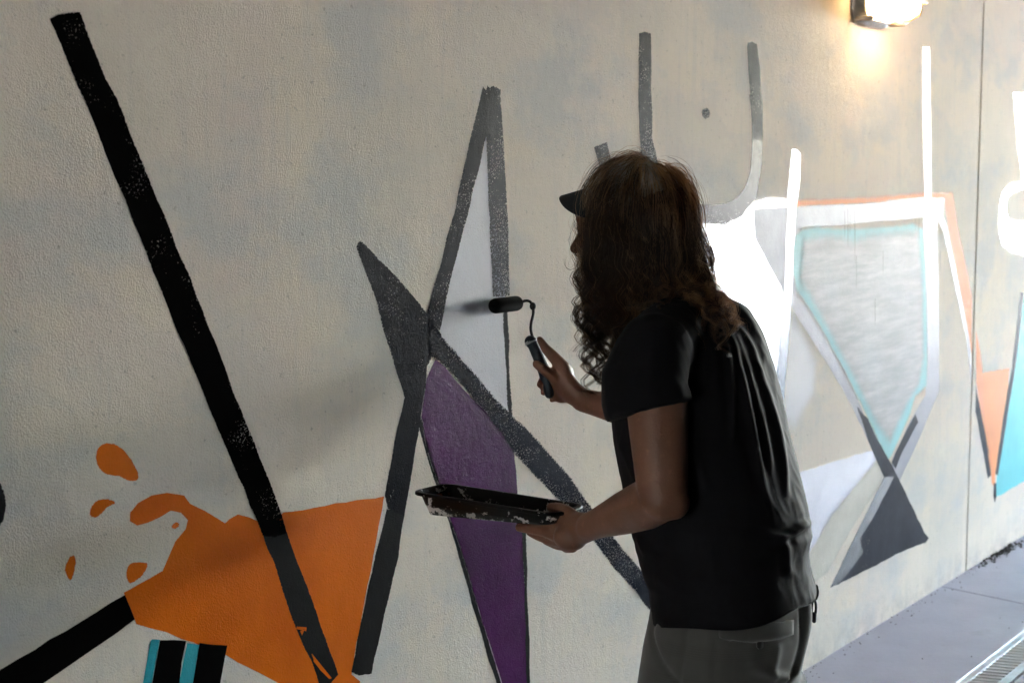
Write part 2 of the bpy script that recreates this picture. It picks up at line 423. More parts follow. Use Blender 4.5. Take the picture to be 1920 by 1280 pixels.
stroke('rolled_band', [(926,162),(938,168),(943,250),(948,343),(953,460),(956,556),(924,556),(919,460),(915,358),(912,262),(914,200)], P_band, .003, 5, 'freshly rolled grey band above the roller')
stroke('black_spike', [(669,464),(672,452),(678,452),(742,518),(800,586),(812,600),(828,628),(800,690),(772,735),(759,745),(742,692),(703,561)], P_gloss, .003, 3, 'black spike pointing up left')
stroke('diagonal_band', [(800,600),(826,628),(880,688),(942,762),(957,773),(1010,828),(1069,895),(1107,950),(1161,1019),(1190,1054),(1221,1087),(1260,1130),(1260,1185),(1219,1145),(1184,1098),(1152,1065),(1119,1023),(1078,961),(1052,942),(993,883),(955,836),(909,773),(837,689),(805,665)], P_navy, .005, 4, 'dry rolled dark band running down right')
stroke('diagonal_core', [(806,612),(870,690),(935,765),(953,785),(940,800),(900,762),(837,686),(808,660)], P_gloss, .004, 5)

# strokes behind and right of the painter
stroke('glossy_stroke', [(1198,62),(1209,60),(1221,63),(1221,160),(1223,260),(1234,310),(1258,350),(1240,392),(1215,350),(1201,290),(1197,200)], P_dimmed, .002, 4, 'dark speckled stroke just above the back of the head')
stroke('glossy_stroke', [(1250,340),(1262,352),(1304,382),(1331,384),(1359,382),(1380,372),(1397,350),(1407,318),(1410,273),(1409,219),(1405,156),(1401,90),(1402,80),(1410,77),(1419,82),(1424,125),(1429,195),(1430,255),(1428,312),(1418,370),(1392,405),(1359,421),(1307,420),(1255,402),(1238,380)], P_wet, .002, 4, 'curved glossy stroke rising behind the head')
stroke('glossy_stroke', [(1114,275),(1137,267),(1146,300),(1168,380),(1142,380),(1120,300)], P_dimmed, .002, 4, 'short glossy stroke just above the head')
stroke('dim_reflection_end', [(1404,178),(1427,176),(1429,205),(1430,262),(1411,262),(1409,219)], paint('sparse_dim_reflection', (.010, .010, .013), rough=.3, spec=.004, rag=2, patchy=1.15, soft=.2, bump=1), .006, 6)  # sparse dark overlay: painted fade of the stroke's reflection
stroke('dim_reflection_end', [(1402.5,82),(1410,79),(1418,83),(1423,125),(1427,180),(1408,182),(1404,150),(1402.5,95)], paint('fading_dim_reflection', (.010, .010, .013), rough=.3, spec=.004, rag=2, patchy=.75, soft=.2, bump=1), .006, 5)  # dark overlay painting the dim reflection at the stroke's top
stroke('glossy_fleck', [(1318,205),(1326,203),(1331,212),(1327,222),(1319,221),(1316,213)], P_dimmed, .003, 2, curve=True)
stroke('white_patch', [(1260,400),(1310,412),(1359,416),(1388,402),(1412,382),(1440,372),(1474,374),(1474,392),(1420,396),(1416,445),(1440,490),(1466,541),(1462,630),(1455,718),(1440,760),(1400,780),(1330,760),(1280,600)], P_glosswhite, .010, 1, 'glaring glossy white patch behind the back')
stroke('silver_patch', [(1412,392),(1480,388),(1634,381),(1734,369),(1772,373),(1767,408),(1732,408),(1634,416),(1556,424),(1505,426),(1488,470),(1486,509),(1497,549),(1470,548),(1440,492),(1416,445)], P_silver, .003, 2, 'silver grey frame across the top')
stroke('silver_band', [(1466,541),(1480,520),(1500,553),(1537,611),(1585,698),(1634,805),(1668,866),(1658,895),(1600,766),(1561,698),(1493,592)], P_silver, .003, 3)
stroke('dim_band_end', [(1606,762),(1626,782),(1648,828),(1670,866),(1683,893),(1658,896),(1632,838)], P_slate, .006, 4)  # painted darker where the gloss band reflects less
stroke('white_haze', [(1484,582),(1500,610),(1530,680),(1525,740),(1490,800),(1468,800),(1470,700)], P_haze, .045, 1)
stroke('glossy_stroke', [(1484,278),(1493,279),(1502,287),(1500,340),(1494,387),(1489,455),(1486,540),(1480,620),(1469,752),(1452,752),(1455,718),(1462,630),(1469,543),(1474,437),(1477,352)], P_mirror, .002, 5, 'glossy stroke crossing the frame corner')
stroke('glossy_stroke', [(1729,87),(1743,88),(1745,234),(1746,368),(1747,400),(1734,400),(1734,365),(1730,234)], P_mirror, .002, 5, 'thin glossy stroke left of the joint')
stroke('cyan_edge', [(1492,440),(1505,430),(1527,426),(1585,430),(1643,427),(1711,420),(1730,430),(1736,534),(1739,679),(1736,724),(1716,742),(1706,776),(1672,853),(1663,863),(1648,829),(1624,776),(1585,698),(1537,611),(1493,543),(1486,509),(1488,466)], P_cyan, .012, 3, 'cyan edged grey panel')
stroke('grey_fill', [(1508,450),(1560,441),(1600,452),(1640,441),(1722,434),(1729,540),(1731,670),(1722,722),(1700,758),(1668,826),(1648,800),(1600,706),(1551,612),(1500,520)], P_fill, .035, 4)
stroke('silver_band', [(1730,420),(1732,408),(1757,408),(1760,534),(1761,723),(1761,732),(1720,830),(1682,911),(1672,890),(1672,863),(1706,790),(1735,740),(1738,679),(1736,534)], P_silver, .003, 2)
stroke('dim_band_end', [(1716,775),(1722,790),(1690,850),(1679,880),(1671,866),(1682,840)], P_slate, .007, 4)  # dimmer reflection at the band's lower end, put in as colour
stroke('silver_band', [(1757,408),(1767,400),(1774,420),(1779,437),(1798,534),(1813,611),(1821,669),(1821,722),(1813,640),(1789,534),(1769,437)], P_silver, .003, 2)
stroke('silver_band', [(1829,722),(1845,800),(1857,860),(1858,890),(1852,897),(1840,830),(1829,770)], P_slate, .003, 2)
stroke('peach_edge', [(1494,376),(1634,370),(1734,362),(1786,362),(1798,437),(1816,520),(1822,556),(1822,664),(1813,611),(1798,534),(1779,437),(1770,372),(1700,373),(1634,382),(1494,388)], P_peachspray, .009, 1, 'peach sprayed edge along the frame')
stroke('peach_edge', [(1830,620),(1838,660),(1842,698),(1846,760),(1856,850),(1850,835),(1840,780),(1830,715)], P_peachspray, .006, 1)
stroke('peach_panel', [(1842,698),(1893,691),(1888,752),(1871,863),(1866,887),(1866,915),(1860,905),(1855,870),(1846,800)], P_peach, .003, 2, 'peach wedge right of the joint')
stroke('grey_line', [(1913,548),(1920,548),(1905,679),(1893,752),(1878,848),(1871,890),(1866,888),(1871,850),(1886,750),(1897,690)], P_slate, .002, 3)
stroke('cyan_panel', [(1921,548),(1960,520),(1975,880),(1920,902),(1866,933),(1869,892),(1878,848),(1893,752),(1905,679)], P_cyanfill, .002, 2, 'bright cyan panel at the right edge')
stroke('grey_tip', [(1863,905),(1868,905),(1868,930),(1865,943),(1862,930)], P_slate, .002, 4)
stroke('white_letter', [(1873,391),(1880,359),(1896,344),(1930,338),(1930,352),(1900,360),(1888,371),(1886,395),(1892,412),(1930,418),(1930,480),(1896,473),(1880,461),(1873,437)], P_glosswhite, .003, 2)
stroke('white_bar', [(1900,174),(1940,178),(1950,344),(1918,344),(1908,273)], P_glosswhite, .002, 2)
stroke('lilac_panel', [(1480,895),(1506,883),(1631,845),(1652,846),(1640,868),(1599,917),(1560,965),(1527,1022),(1500,1060),(1470,1000)], P_lilac, .003, 1, 'pale lilac panel beside the shirt')
stroke('beige_wash', [(1640,868),(1656,858),(1660,890),(1600,985),(1552,1070),(1520,1100),(1505,1060),(1560,965)], P_beige, .01, 1)
stroke('slate_triangle', [(1556,1101),(1604,1002),(1658,893),(1669,868),(1684,895),(1733,997),(1741,1008),(1735,1016),(1690,1034),(1645,1058),(1572,1095)], P_slate, .003, 5, 'dark slate triangle near the wall foot')
stroke('navy_edge', [(1556,1101),(1604,1002),(1658,893),(1676,893),(1640,965),(1612,1010),(1618,1035),(1590,1075),(1572,1094)], paint('dark_navy_paint', (.02, .023, .04), rough=.45, spec=.12, rag=.5, patchy=.22, soft=.15), .004, 6)

for dx_, dy_, dl_ in ((1583,395,52),(1589,392,70),(1593,400,38),(1602,385,110),(1605,480,60),(1716,392,40),(1722,395,55),(1758,430,70),(1762,470,40),(1748,440,46),(1640,560,50),(1655,470,44)):
    stroke('paint_drip', [(dx_, dy_), (dx_+.7, dy_), (dx_+.8, dy_+dl_*.7), (dx_+.6, dy_+dl_), (dx_+.2, dy_+dl_*.8)], P_slate, .0012, 7, jit=.0002)
# ---------------------------------------------------------------- floor, tunnel shell, outside
def floor_material(name, c1, c2):
    m, t, b = new_mat(name)
    g_ = t.nodes.new('ShaderNodeNewGeometry'); V = g_.outputs['Position']
    base = ramp(t, tnoise(t, V, 1.7, 6, .62), [(.3, c1), (.7, c2)])
    dark = mrange(t, tnoise(t, V, 7, 6, .7), .58, .75, 0, .35); base = mixc(t, dark, base, (.20, .19, .20))
    speck = mrange(t, tnoise(t, V, 70, 3, .7, stretch=(1, 2, 1)), .69, .74, 0, .75); base = mixc(t, speck, base, (.08, .075, .075))
    t.links.new(base, b.inputs['Base Color'])
    t.links.new(mrange(t, tnoise(t, V, 5, 5, .6), .3, .7, .32, .6), b.inputs['Roughness'])
    bp = t.nodes.new('ShaderNodeBump'); bp.inputs['Strength'].default_value = .5; bp.inputs['Distance'].default_value = .003
    t.links.new(tnoise(t, V, 60, 6, .65), bp.inputs['Height']); t.links.new(bp.outputs[0], b.inputs['Normal'])
    return m
M_FLOOR = floor_material('concrete_floor', (.40, .39, .48), (.49, .48, .57))
M_SHELL = simple('raw_concrete', (.026, .025, .024), .95, spec=.05, var=.2, vscale=2, bump=.5, bscale=30, bdist=.004)
M_DARKJ = simple('joint_filler', (.035, .033, .035), .9)
fl = empty('floor', wp(3, 0)); tag(fl, 'worn pale concrete underpass floor', kind='structure')
# channel position from the photo
ga, gd0 = on_floor(1800, 1277.5); gb, gd1 = on_floor(1920, 1185)
CH0 = .445; CHW = .134
fs, fd = on_floor(1795, 1105); fs2, fd2 = on_floor(1918, 1131)
slab_edges = [S0, fs - 9, fs - 6, fs - 3, fs, fs + 3, fs + 6, fs + 9, S1]
MB().box(S0, S1, -.2, TW, -.2, -.03).build('floor_bed', M_DARKJ, fl)
sk = (fs2 - fs) / (fd2 - fd)     # skew of the cross joint
def slab(s0, s1, y0, y1):
    G = .003; b_ = .004; v = []
    def pt(s, y, z): return wl(s + sk * (y - fd) * (1 if abs(s - S0) > .01 and abs(s - S1) > .01 else 0), y, z)
    c = [(s0+G, y0+G), (s1-G, y0+G), (s1-G, y1-G), (s0+G, y1-G)]
    v += [pt(x, y, -.06) for x, y in c] + [pt(x, y, -b_) for x, y in c]
    ci = [(s0+G+b_, y0+G+b_), (s1-G-b_, y0+G+b_), (s1-G-b_, y1-G-b_), (s0+G+b_, y1-G-b_)]
    v += [pt(x, y, 0) for x, y in ci]
    f = [(8, 9, 10, 11)]
    for k in range(4):
        k2 = (k+1) % 4; f += [(k, k2, 4+k2, 4+k), (4+k, 4+k2, 8+k2, 8+k)]
    mesh_obj('floor_slab', v, f, M_FLOOR, fl)
for a, b_ in zip(slab_edges[:-1], slab_edges[1:]):
    slab(a, b_, -.01, CH0); slab(a, b_, CH0 + CHW, CH0 + CHW + .32)

M_ADDED_ROAD = floor_material('added_asphalt', (.035, .035, .037), (.055, .055, .057))
o = MB().box(S0, S1, CH0 + CHW + .325, TW, -.15, -.006).build('added_road', M_ADDED_ROAD); tag(o, 'unseen dark asphalt added beyond the drain to cut bounce light', kind='structure')  # unseen dark floor, added to lower the fill on the painter
# drain channel
M_GALV = simple('galvanised_steel', (.62, .63, .66), .38, metal=.85, var=.15, vscale=25, bump=.2, bscale=120)
M_PIT = simple('black_pit', (.01, .01, .012), .5)  # even near-black sheet close under the bars
dr = empty('drain_channel', wp(6, 0)); tag(dr, 'galvanised slotted drain channel set into the floor along the wall', 'drain')
fr = MB(); e = .002
y0, y1 = CH0 + e, CH0 + CHW - e
def ch(x0, x1, ya, yb, z0, z1, mb): mb.box(x0, x1, ya, yb, z0, z1)
A0, A1 = 2.0, S1 - .1
for ya, yb in ((y0, y0 + .020), (y1 - .030, y1)): ch(A0, A1, ya, yb, -.03, .002, fr)
fr.build('channel_frame', M_GALV, dr)
MB().box(A0, A1, y0, y1, -.034, -.031).build('channel_pit', M_PIT, dr)
# rounded bar top
bar_me = None; pitch = .0334
s_start = 4.2; k = 0; spos = []
x = s_start
while x < A1 - .05: spos.append(x); x += pitch
first = None
def bar_verts(x):
    v = []; prof = [(-.0098, -.016), (-.0098, -.003), (-.007, -.0005), (.007, -.0005), (.0098, -.003), (.0098, -.016)]
    for y in (y0 + .0205, y1 - .0305): v += [wl(x + px_ + .30 * (y - y0), y, z) for px_, z in prof]
    n = 6; f = [tuple(range(n)), tuple(range(n, 2*n))[::-1]] + [(i, n+i, n+(i+1) % n, (i+1) % n) for i in range(n)]
    return v, f
for i, x in enumerate(spos[:200]):
    if first is None:
        v, f = bar_verts(x); first = mesh_obj('grate_bar', v, f, M_GALV, dr)
    else:
        c = first.copy(); COL.objects.link(c); c.parent = dr; c.location = Vector(first.location) + U * (x - spos[0])
fb = MB()
for x in spos[200:]:
    v, f = bar_verts(x); b0 = len(fb.v); fb.v += v; fb.f += [tuple(q + b0 for q in ff) for ff in f]
o = fb.build('grate_bars', M_GALV, dr); o['kind'] = 'stuff'

# dirt along the wall foot and grit on the floor
M_GRIT = simple('dark_grit', (.06, .055, .05), .9, var=.4, vscale=60)
gb_ = MB()
def stone(s, y, r):
    c = wl(s, y, r*.4); b0 = len(gb_.v)
    for dx, dy, dz in ((1,0,0),(-1,0,0),(0,1,0),(0,-1,0),(0,0,1),(0,0,-1)):
        q = r * random.uniform(.6, 1.2); gb_.v.append(c + Vector((dx*q, dy*q, dz*q*.6)))
    for a, b_, c_ in ((0,2,4),(2,1,4),(1,3,4),(3,0,4),(2,0,5),(1,2,5),(3,1,5),(0,3,5)): gb_.f.append((b0+a, b0+b_, b0+c_))
for _ in range(420):
    stone(random.uniform(3.5, 14), abs(random.gauss(0, .03)) + .004, random.uniform(.0012, .0045))
for _ in range(260):
    stone(random.uniform(3.5, 12), random.uniform(.05, 3), random.uniform(.001, .004))
for _ in range(160):
    stone(random.gauss(on_floor(1885, 1035)[0], .12), abs(random.gauss(.0, .022)) + .004, random.uniform(.003, .009))
o = gb_.build('grit', M_GRIT); tag(o, 'dark grit and crumbs scattered along the foot of the wall', 'grit', kind='stuff')

# shell: ceiling, far wall, outside
o = MB().box(S0, S1, -.35, TW + .3, TH, TH + .4).build('ceiling', M_SHELL); tag(o, 'flat raw concrete underpass ceiling', kind='structure')
o = MB().box(S0, S1, TW, TW + .3, -.1, TH - .002).build('opposite_wall', M_SHELL); tag(o, 'plain raw concrete wall opposite the mural', 'wall')
gm = floor_material('outside_paving', (.34, .33, .31), (.42, .41, .39))
gv = [wl(-150, -150, -.21), wl(200, -150, -.21), wl(200, 150, -.21), wl(-150, 150, -.21)]
o = mesh_obj('ground', gv, [(0, 1, 2, 3)], gm); tag(o, 'pale paving outside the underpass', kind='structure')
o = MB().box(S1, S1 + 40, -6, TW + 6, -.2, -.004).build('pavement', gm); tag(o, 'sunlit pavement beyond the underpass mouth', kind='structure')

o = MB().box(S1 - .5, S1 - .002, .002, TW - .002, 2.95, TH - .002).build('sky_trim_beam', M_SHELL); tag(o, 'unseen concrete beam added at the mouth to trim the reflected sky', 'beam')  # added out of view to cap the bright sky mirrored in the strokes

# ---------------------------------------------------------------- bulkhead lamps
M_CAST = simple('grey_cast_housing', (.25, .24, .23), .45, metal=.4, var=.2, vscale=30, bump=.3, bscale=150)
M_WIRE = simple('rusty_guard_wire', (.30, .20, .13), .5, metal=.6, var=.3, vscale=60)
def lamp_glass():
    m, t, b = new_mat('lit_frosted_glass')
    b.inputs['Base Color'].default_value = (.9, .86, .75, 1); b.inputs['Roughness'].default_value = .35
    b.inputs['Emission Color'].default_value = (1, .66, .30, 1); b.inputs['Emission Strength'].default_value = .35
    return m
M_GLASS = lamp_glass()
def bulkhead(s, z, label):
    root = empty('bulkhead_lamp', wp(s, z)); tag(root, label, 'lamp')
    def sup(y, a, b_, n=28, e=.55):
        return [wl(s + a * math.copysign(abs(math.cos(q))**e, math.cos(q)), y, z + b_ * math.copysign(abs(math.sin(q))**e, math.sin(q))) for q in [2*math.pi*k/n for k in range(n)]]
    def loft(rs, name, mat, cap=True):
        v = []; n = 28
        for r in rs: v += sup(*r)
        f = [(i*n+k, i*n+(k+1) % n, (i+1)*n+(k+1) % n, (i+1)*n+k) for i in range(len(rs)-1) for k in range(n)]
        if cap: f.append(tuple((len(rs)-1)*n + k for k in range(n)))
        return mesh_obj(name, v, f, mat, root, True)
    e_ = .38
    loft([(0.001, .150, .112, 28, e_), (.016, .150, .112, 28, e_), (.020, .140, .104, 28, e_), (.040, .138, .102, 28, e_), (.044, .126, .092, 28, e_)], 'housing', M_CAST)
    loft([(.042, .128, .096, 28, e_), (.110, .122, .088, 28, e_), (.138, .108, .074, 28, .45), (.150, .088, .056, 28, .5), (.154, .055, .030, 28, .5)], 'lamp_glass', M_GLASS)
    for dx in (-.138, .138):
        for dz in (-.100, .100):
            MB().tube([wl(s+dx, .02, z+dz*.96), wl(s+dx, .066, z+dz*.96)], .008, 8).build('housing_screw', M_CAST, root, True)
    for zz in (-.036, .036):
        MB().tube([wl(s + x, y, z + zz) for x, y in ((-.134, .055), (-.130, .120), (-.108, .158), (0, .168), (.108, .158), (.130, .120), (.134, .055))], .0024, 6).build('guard_wire', M_WIRE, root, True)
    for xx in (-.055, .055):
        MB().tube([wl(s + xx, y, z + q) for q, y in ((-.100, .055), (-.096, .115), (-.080, .152), (0, .164), (.080, .152), (.096, .115), (.100, .055))], .0024, 6).build('guard_wire', M_WIRE, root, True)
    rim = sup(.095, .134, .100, 28, e_)
    MB().tube(rim + [rim[0]], .0028, 6, cap=False).build('guard_ring', M_WIRE, root, True)
    l = bpy.data.lights.new('lamp_light', 'POINT'); l.energy = LAMP_E; l.color = (1, .62, .30); l.shadow_soft_size = .05
    lo = bpy.data.objects.new('lamp_light', l); link(lo, root); lo.location = wl(s, .24, z) - root.location
    return root
LAMP_E = .006
s_, z_ = on_wall(1652, -16, .04)
bulkhead(s_, z_, 'lit caged bulkhead lamp on the wall near the joint')


# ---------------------------------------------------------------- the painter
PX = lambda p: (960 + F * p.x / (1e-9 + p.y * cp - (p.z - CAMH) * sp), 640 - F * ((p.z - CAMH) * cp + p.y * sp) / (p.y * cp - (p.z - CAMH) * sp))
def PXn(v):
    zc = v[:, 1] * cp - (v[:, 2] - CAMH) * sp
    return np.stack([960 + F * v[:, 0] / zc, 640 - F * ((v[:, 2] - CAMH) * cp + v[:, 1] * sp) / zc], 1)
BF = Vector((-.84, .543, 0)).normalized()          # the way the painter faces
BL = Vector((-BF.y, BF.x, 0))                      # his left
person = empty('person', (W(1370, 1200, 2.86).x, 2.86, 0))
tag(person, 'painter with long curly brown hair in black T-shirt, rolling paint and holding a tray', 'person')

def bake(name, mb, mat, parent, voxel, smooth_it=6, smooth_f=.5, fn=None, decim=None):
    """union of overlapping solids fused into one continuous surface"""
    me = bpy.data.meshes.new(name + '_src'); me.from_pydata([tuple(v) for v in mb.v], [], mb.f); me.update()
    o = bpy.data.objects.new(name + '_src', me); COL.objects.link(o)
    r = o.modifiers.new('r', 'REMESH'); r.mode = 'VOXEL'; r.voxel_size = voxel; r.use_smooth_shade = True
    if smooth_it:
        s_ = o.modifiers.new('s', 'SMOOTH'); s_.factor = smooth_f; s_.iterations = smooth_it
    dg = bpy.context.evaluated_depsgraph_get(); dg.update()
    new = bpy.data.meshes.new_from_object(o.evaluated_get(dg))
    bpy.data.objects.remove(o); bpy.data.meshes.remove(me)
    n = len(new.vertices); co = np.empty(n*3); new.vertices.foreach_get('co', co); co = co.reshape(-1, 3)
    nr = np.empty(n*3); new.vertex_normals.foreach_get('vector', nr); nr = nr.reshape(-1, 3)
    if fn is not None: co = fn(co, nr)
    co = co - np.array(parent.location)
    new.vertices.foreach_set('co', co.ravel()); new.materials.clear(); new.materials.append(mat)
    new.polygons.foreach_set('use_smooth', [True]*len(new.polygons)); new.update(); new.name = name
    return link(bpy.data.objects.new(name, new), parent)
def smoothstep(x, a, b):
    t = np.clip((x - a) / (b - a), 0, 1); return t*t*(3 - 2*t)

def skin_material():
    m, t, b = new_mat('skin')
    tc = t.nodes.new('ShaderNodeTexCoord'); V = tc.outputs['Object']
    c = ramp(t, tnoise(t, V, 14, 5, .6), [(.3, (.135, .062, .041)), (.7, (.175, .083, .057))])
    c = mixc(t, mrange(t, tnoise(t, V, 90, 3, .6), .6, .72, 0, .35), c, (.30, .13, .08))
    t.links.new(c, b.inputs['Base Color']); b.inputs['Roughness'].default_value = .48
    b.inputs['Specular IOR Level'].default_value = .22
    b.inputs['Subsurface Weight'].default_value = .12; b.inputs['Subsurface Radius'].default_value = (.012, .004, .002); b.inputs['Subsurface Scale'].default_value = 1
    bp = t.nodes.new('ShaderNodeBump'); bp.inputs['Strength'].default_value = .35; bp.inputs['Distance'].default_value = .0012
    t.links.new(tnoise(t, V, 260, 4, .6), bp.inputs['Height']); t.links.new(bp.outputs[0], b.inputs['Normal'])
    return m
M_SKIN = skin_material()

# head frame: chin dipped, looking down at the roller
HF = (BF * .93 + BL * .02 + UP * -.06).normalized()
HX = HF.cross(UP).normalized()                      # to his right
HZ = HX.cross(HF).normalized()
HC = W(1176, 428, 3.03)                             # centre of the head
HM = Matrix((HX, HF, HZ)).transposed()
def H(x, y, z): return HC + HM @ Vector((x, y, z))

body = MB()
# skull and face
body.ell(H(0, -.018, .030), (.076, .096, .088), HM, 28, 18)
body.ell(H(0, .030, -.025), (.062, .062, .095), HM, 24, 16)
body.ell(H(0, .020, -.075), (.054, .060, .045), HM)
body.ell(H(0, .062, -.104), (.026, .026, .020), HM)               # chin
body.ell(H(0, .076, .022), (.052, .020, .014), HM)                # brow
for sx in (-1, 1):
    body.ell(H(sx*.046, .060, -.025), (.022, .024, .020), HM)     # cheekbone
    body.tube([H(sx*.060, -.005, -.055), H(sx*.052, .030, -.092), H(sx*.020, .064, -.108)], [.016, .016, .014], 12)
    body.ell(H(sx*.033, .078, .002), (.0135, .011, .011), HM)     # eye
    body.ell(H(sx*.079, -.008, -.012), (.009, .020, .032), HM)    # ear
    body.tube([H(sx*.082, -.022, .012), H(sx*.088, -.006, .016), H(sx*.086, .004, -.004), H(sx*.082, .002, -.034)], .0045, 8)
    body.ell(H(sx*.012, .102, -.036), (.009, .012, .009), HM)     # nostril wing
body.tube([H(0, .084, .014), H(0, .098, -.012), H(0, .114, -.034)], [.009, .011, .012], 12)
body.ell(H(0, .092, -.066), (.024, .010, .006), HM); body.ell(H(0, .090, -.077), (.020, .010, .007), HM)
# neck and trunk
NB = W(1292, 560, 3.00)
body.tube([NB - UP*.06 - BF*.01, NB + UP*.01, H(0, -.03, -.05), H(0, -.015, -.01)], [.072, .060, .056, .050], 24)
def shoulder(side, px, py, z): return W(px, py, z)
SHL = W(1226, 662, 2.80); SHR = W(1360, 626, 3.11)
HIP = W(1372, 1130, 2.86)
body.tube([HIP - UP*.10, HIP, HIP + UP*.12, W(1330, 850, 2.90), W(1305, 700, 2.95), NB - UP*.05], [.105, .112, .108, .115, .125, .085], 24, flat=(1, .8), up=BL)
body.tube([SHL, NB - UP*.05, SHR], [.052, .06, .052], 18)
# left arm (towards the camera): upper arm hangs, forearm reaches to the tray
ELL = W(1243, 930, 2.73); WRL = W(1103, 988, 2.93)
body.tube([SHL, SHL.lerp(ELL, .25), SHL.lerp(ELL, .5), SHL.lerp(ELL, .78), ELL], [.053, .055, .053, .048, .044], 24)
body.ell(W(1262, 940, 2.718), (.030, .030, .032))
body.tube([ELL, ELL.lerp(WRL, .22) - UP*.002, ELL.lerp(WRL, .5) - UP*.001, ELL.lerp(WRL, .8), WRL], [.043, .0445, .039, .030, .0265], 24, flat=(1, .92))
# left hand: thumb over the rim, fingers under the tray
PLM = W(1064, 992, 2.99)
body.tube([WRL, W(1088, 990, 2.955), PLM, W(1040, 990, 3.03)], [.0275, .032, .034, .026], 20, flat=(1, .72), up=UP)
body.ell(W(1070, 1006, 2.97), (.034, .030, .027))
TRAYD = lambda px, py, z: W(px, py, z)
body.tube([W(1078, 974, 2.97), W(1062, 960, 2.985), W(1048, 953, 3.005), W(1034, 951, 3.03)], [.017, .0145, .0125, .0105], 14)
body.tube([W(1044, 1000, 3.01), W(1018, 994, 3.03), W(994, 990, 3.05), W(974, 988, 3.07)], [.0145, .0125, .0115, .0098], 14)
body.tube([W(1052, 1012, 3.02), W(1030, 1010, 3.05), W(1010, 1003, 3.085), W(994, 996, 3.11)], [.0145, .0125, .0115, .010], 14)
body.tube([W(1062, 1020, 3.03), W(1044, 1019, 3.065), W(1026, 1012, 3.10), W(1012, 1002, 3.13)], [.014, .012, .011, .0095], 14)
body.tube([W(1074, 1024, 3.03), W(1062, 1026, 3.07), W(1050, 1019, 3.10)], [.0125, .011, .009], 14)
# right arm reaching to the wall
ELR = W(1262, 792, 3.32); WRR = W(1092, 750, 3.425)
body.tube([SHR, SHR.lerp(ELR, .3), SHR.lerp(ELR, .7), ELR], [.052, .052, .046, .042], 24)
body.tube([ELR, ELR.lerp(WRR, .25), ELR.lerp(WRR, .55), ELR.lerp(WRR, .85), WRR], [.041, .0405, .034, .0275, .0255], 24)
body.tube([WRR, W(1076, 738, 3.43), W(1060, 722, 3.44), W(1047, 706, 3.445)], [.0255, .0285, .0315, .027], 20, flat=(1, .74), up=BF)
body.ell(W(1056, 700, 3.44), (.024, .022, .026))
# thumb lies up the handle, fingers close round it
body.tube([W(1066, 716, 3.435), W(1056, 688, 3.43), W(1037, 668, 3.43), W(1022, 652, 3.435), W(1012, 636, 3.445)], [.0165, .0155, .0135, .0110, .0080], 14)
body.tube([W(1044, 712, 3.44), W(1030, 700, 3.422), W(1016, 690, 3.418), W(1005, 682, 3.43)], [.0150, .0125, .0115, .0092], 14)
body.tube([W(1046, 722, 3.45), W(1030, 717, 3.455), W(1016, 712, 3.462), W(1013, 721, 3.445)], [.0150, .0120, .0105, .0088], 14)
body.tube([W(1052, 734, 3.45), W(1038, 732, 3.46), W(1024, 727, 3.468), W(1020, 736, 3.45)], [.0145, .0115, .0100, .0085], 14)
body.tube([W(1060, 745, 3.45), W(1048, 747, 3.462), W(1038, 742, 3.47), W(1035, 749, 3.455)], [.0130, .0100, .0088, .0075], 14)
# legs under the trousers
FOOTZ = .09
LH = HIP + BL*.078 - UP*.14; RH = HIP - BL*.072 - UP*.14 + BF*.01
LK = Vector((LH.x, LH.y, .47)) + BF*.06 + BL*.02; RK = Vector((RH.x, RH.y, .47)) + BF*.02 - BL*.02
LA = Vector((LH.x, LH.y, FOOTZ)) + BL*.04; RA = Vector((RH.x, RH.y, FOOTZ)) - BF*.10 - BL*.04
for a, k_, c_ in ((LH, LK, LA), (RH, RK, RA)):
    body.tube([a, a.lerp(k_, .5), k_, k_.lerp(c_, .35), c_], [.070, .066, .052, .050, .036], 18)
body_o = bake('body', body, M_SKIN, person, .0042, 5, .5)

# ---- T-shirt
def fabric(name, col, rough=.85, sheen=.25, weave=900, bump=.25, spec=.12):
    m, t, b = new_mat(name)
    tc = t.nodes.new('ShaderNodeTexCoord'); V = tc.outputs['Object']
    c = ramp(t, tnoise(t, V, 10, 4, .6), [(.3, tuple(x*.85 for x in col)), (.7, tuple(x*1.15 for x in col))])
    t.links.new(c, b.inputs['Base Color']); b.inputs['Roughness'].default_value = rough
    b.inputs['Sheen Weight'].default_value = sheen; b.inputs['Sheen Roughness'].default_value = .4
    b.inputs['Specular IOR Level'].default_value = spec
    bp = t.nodes.new('ShaderNodeBump'); bp.inputs['Strength'].default_value = bump; bp.inputs['Distance'].default_value = .0006
    t.links.new(tnoise(t, V, weave, 2, .6), bp.inputs['Height']); t.links.new(bp.outputs[0], b.inputs['Normal'])
    return m
M_SHIRT = fabric('black_jersey', (.0060, .0056, .0072), .75, .02, spec=.06)
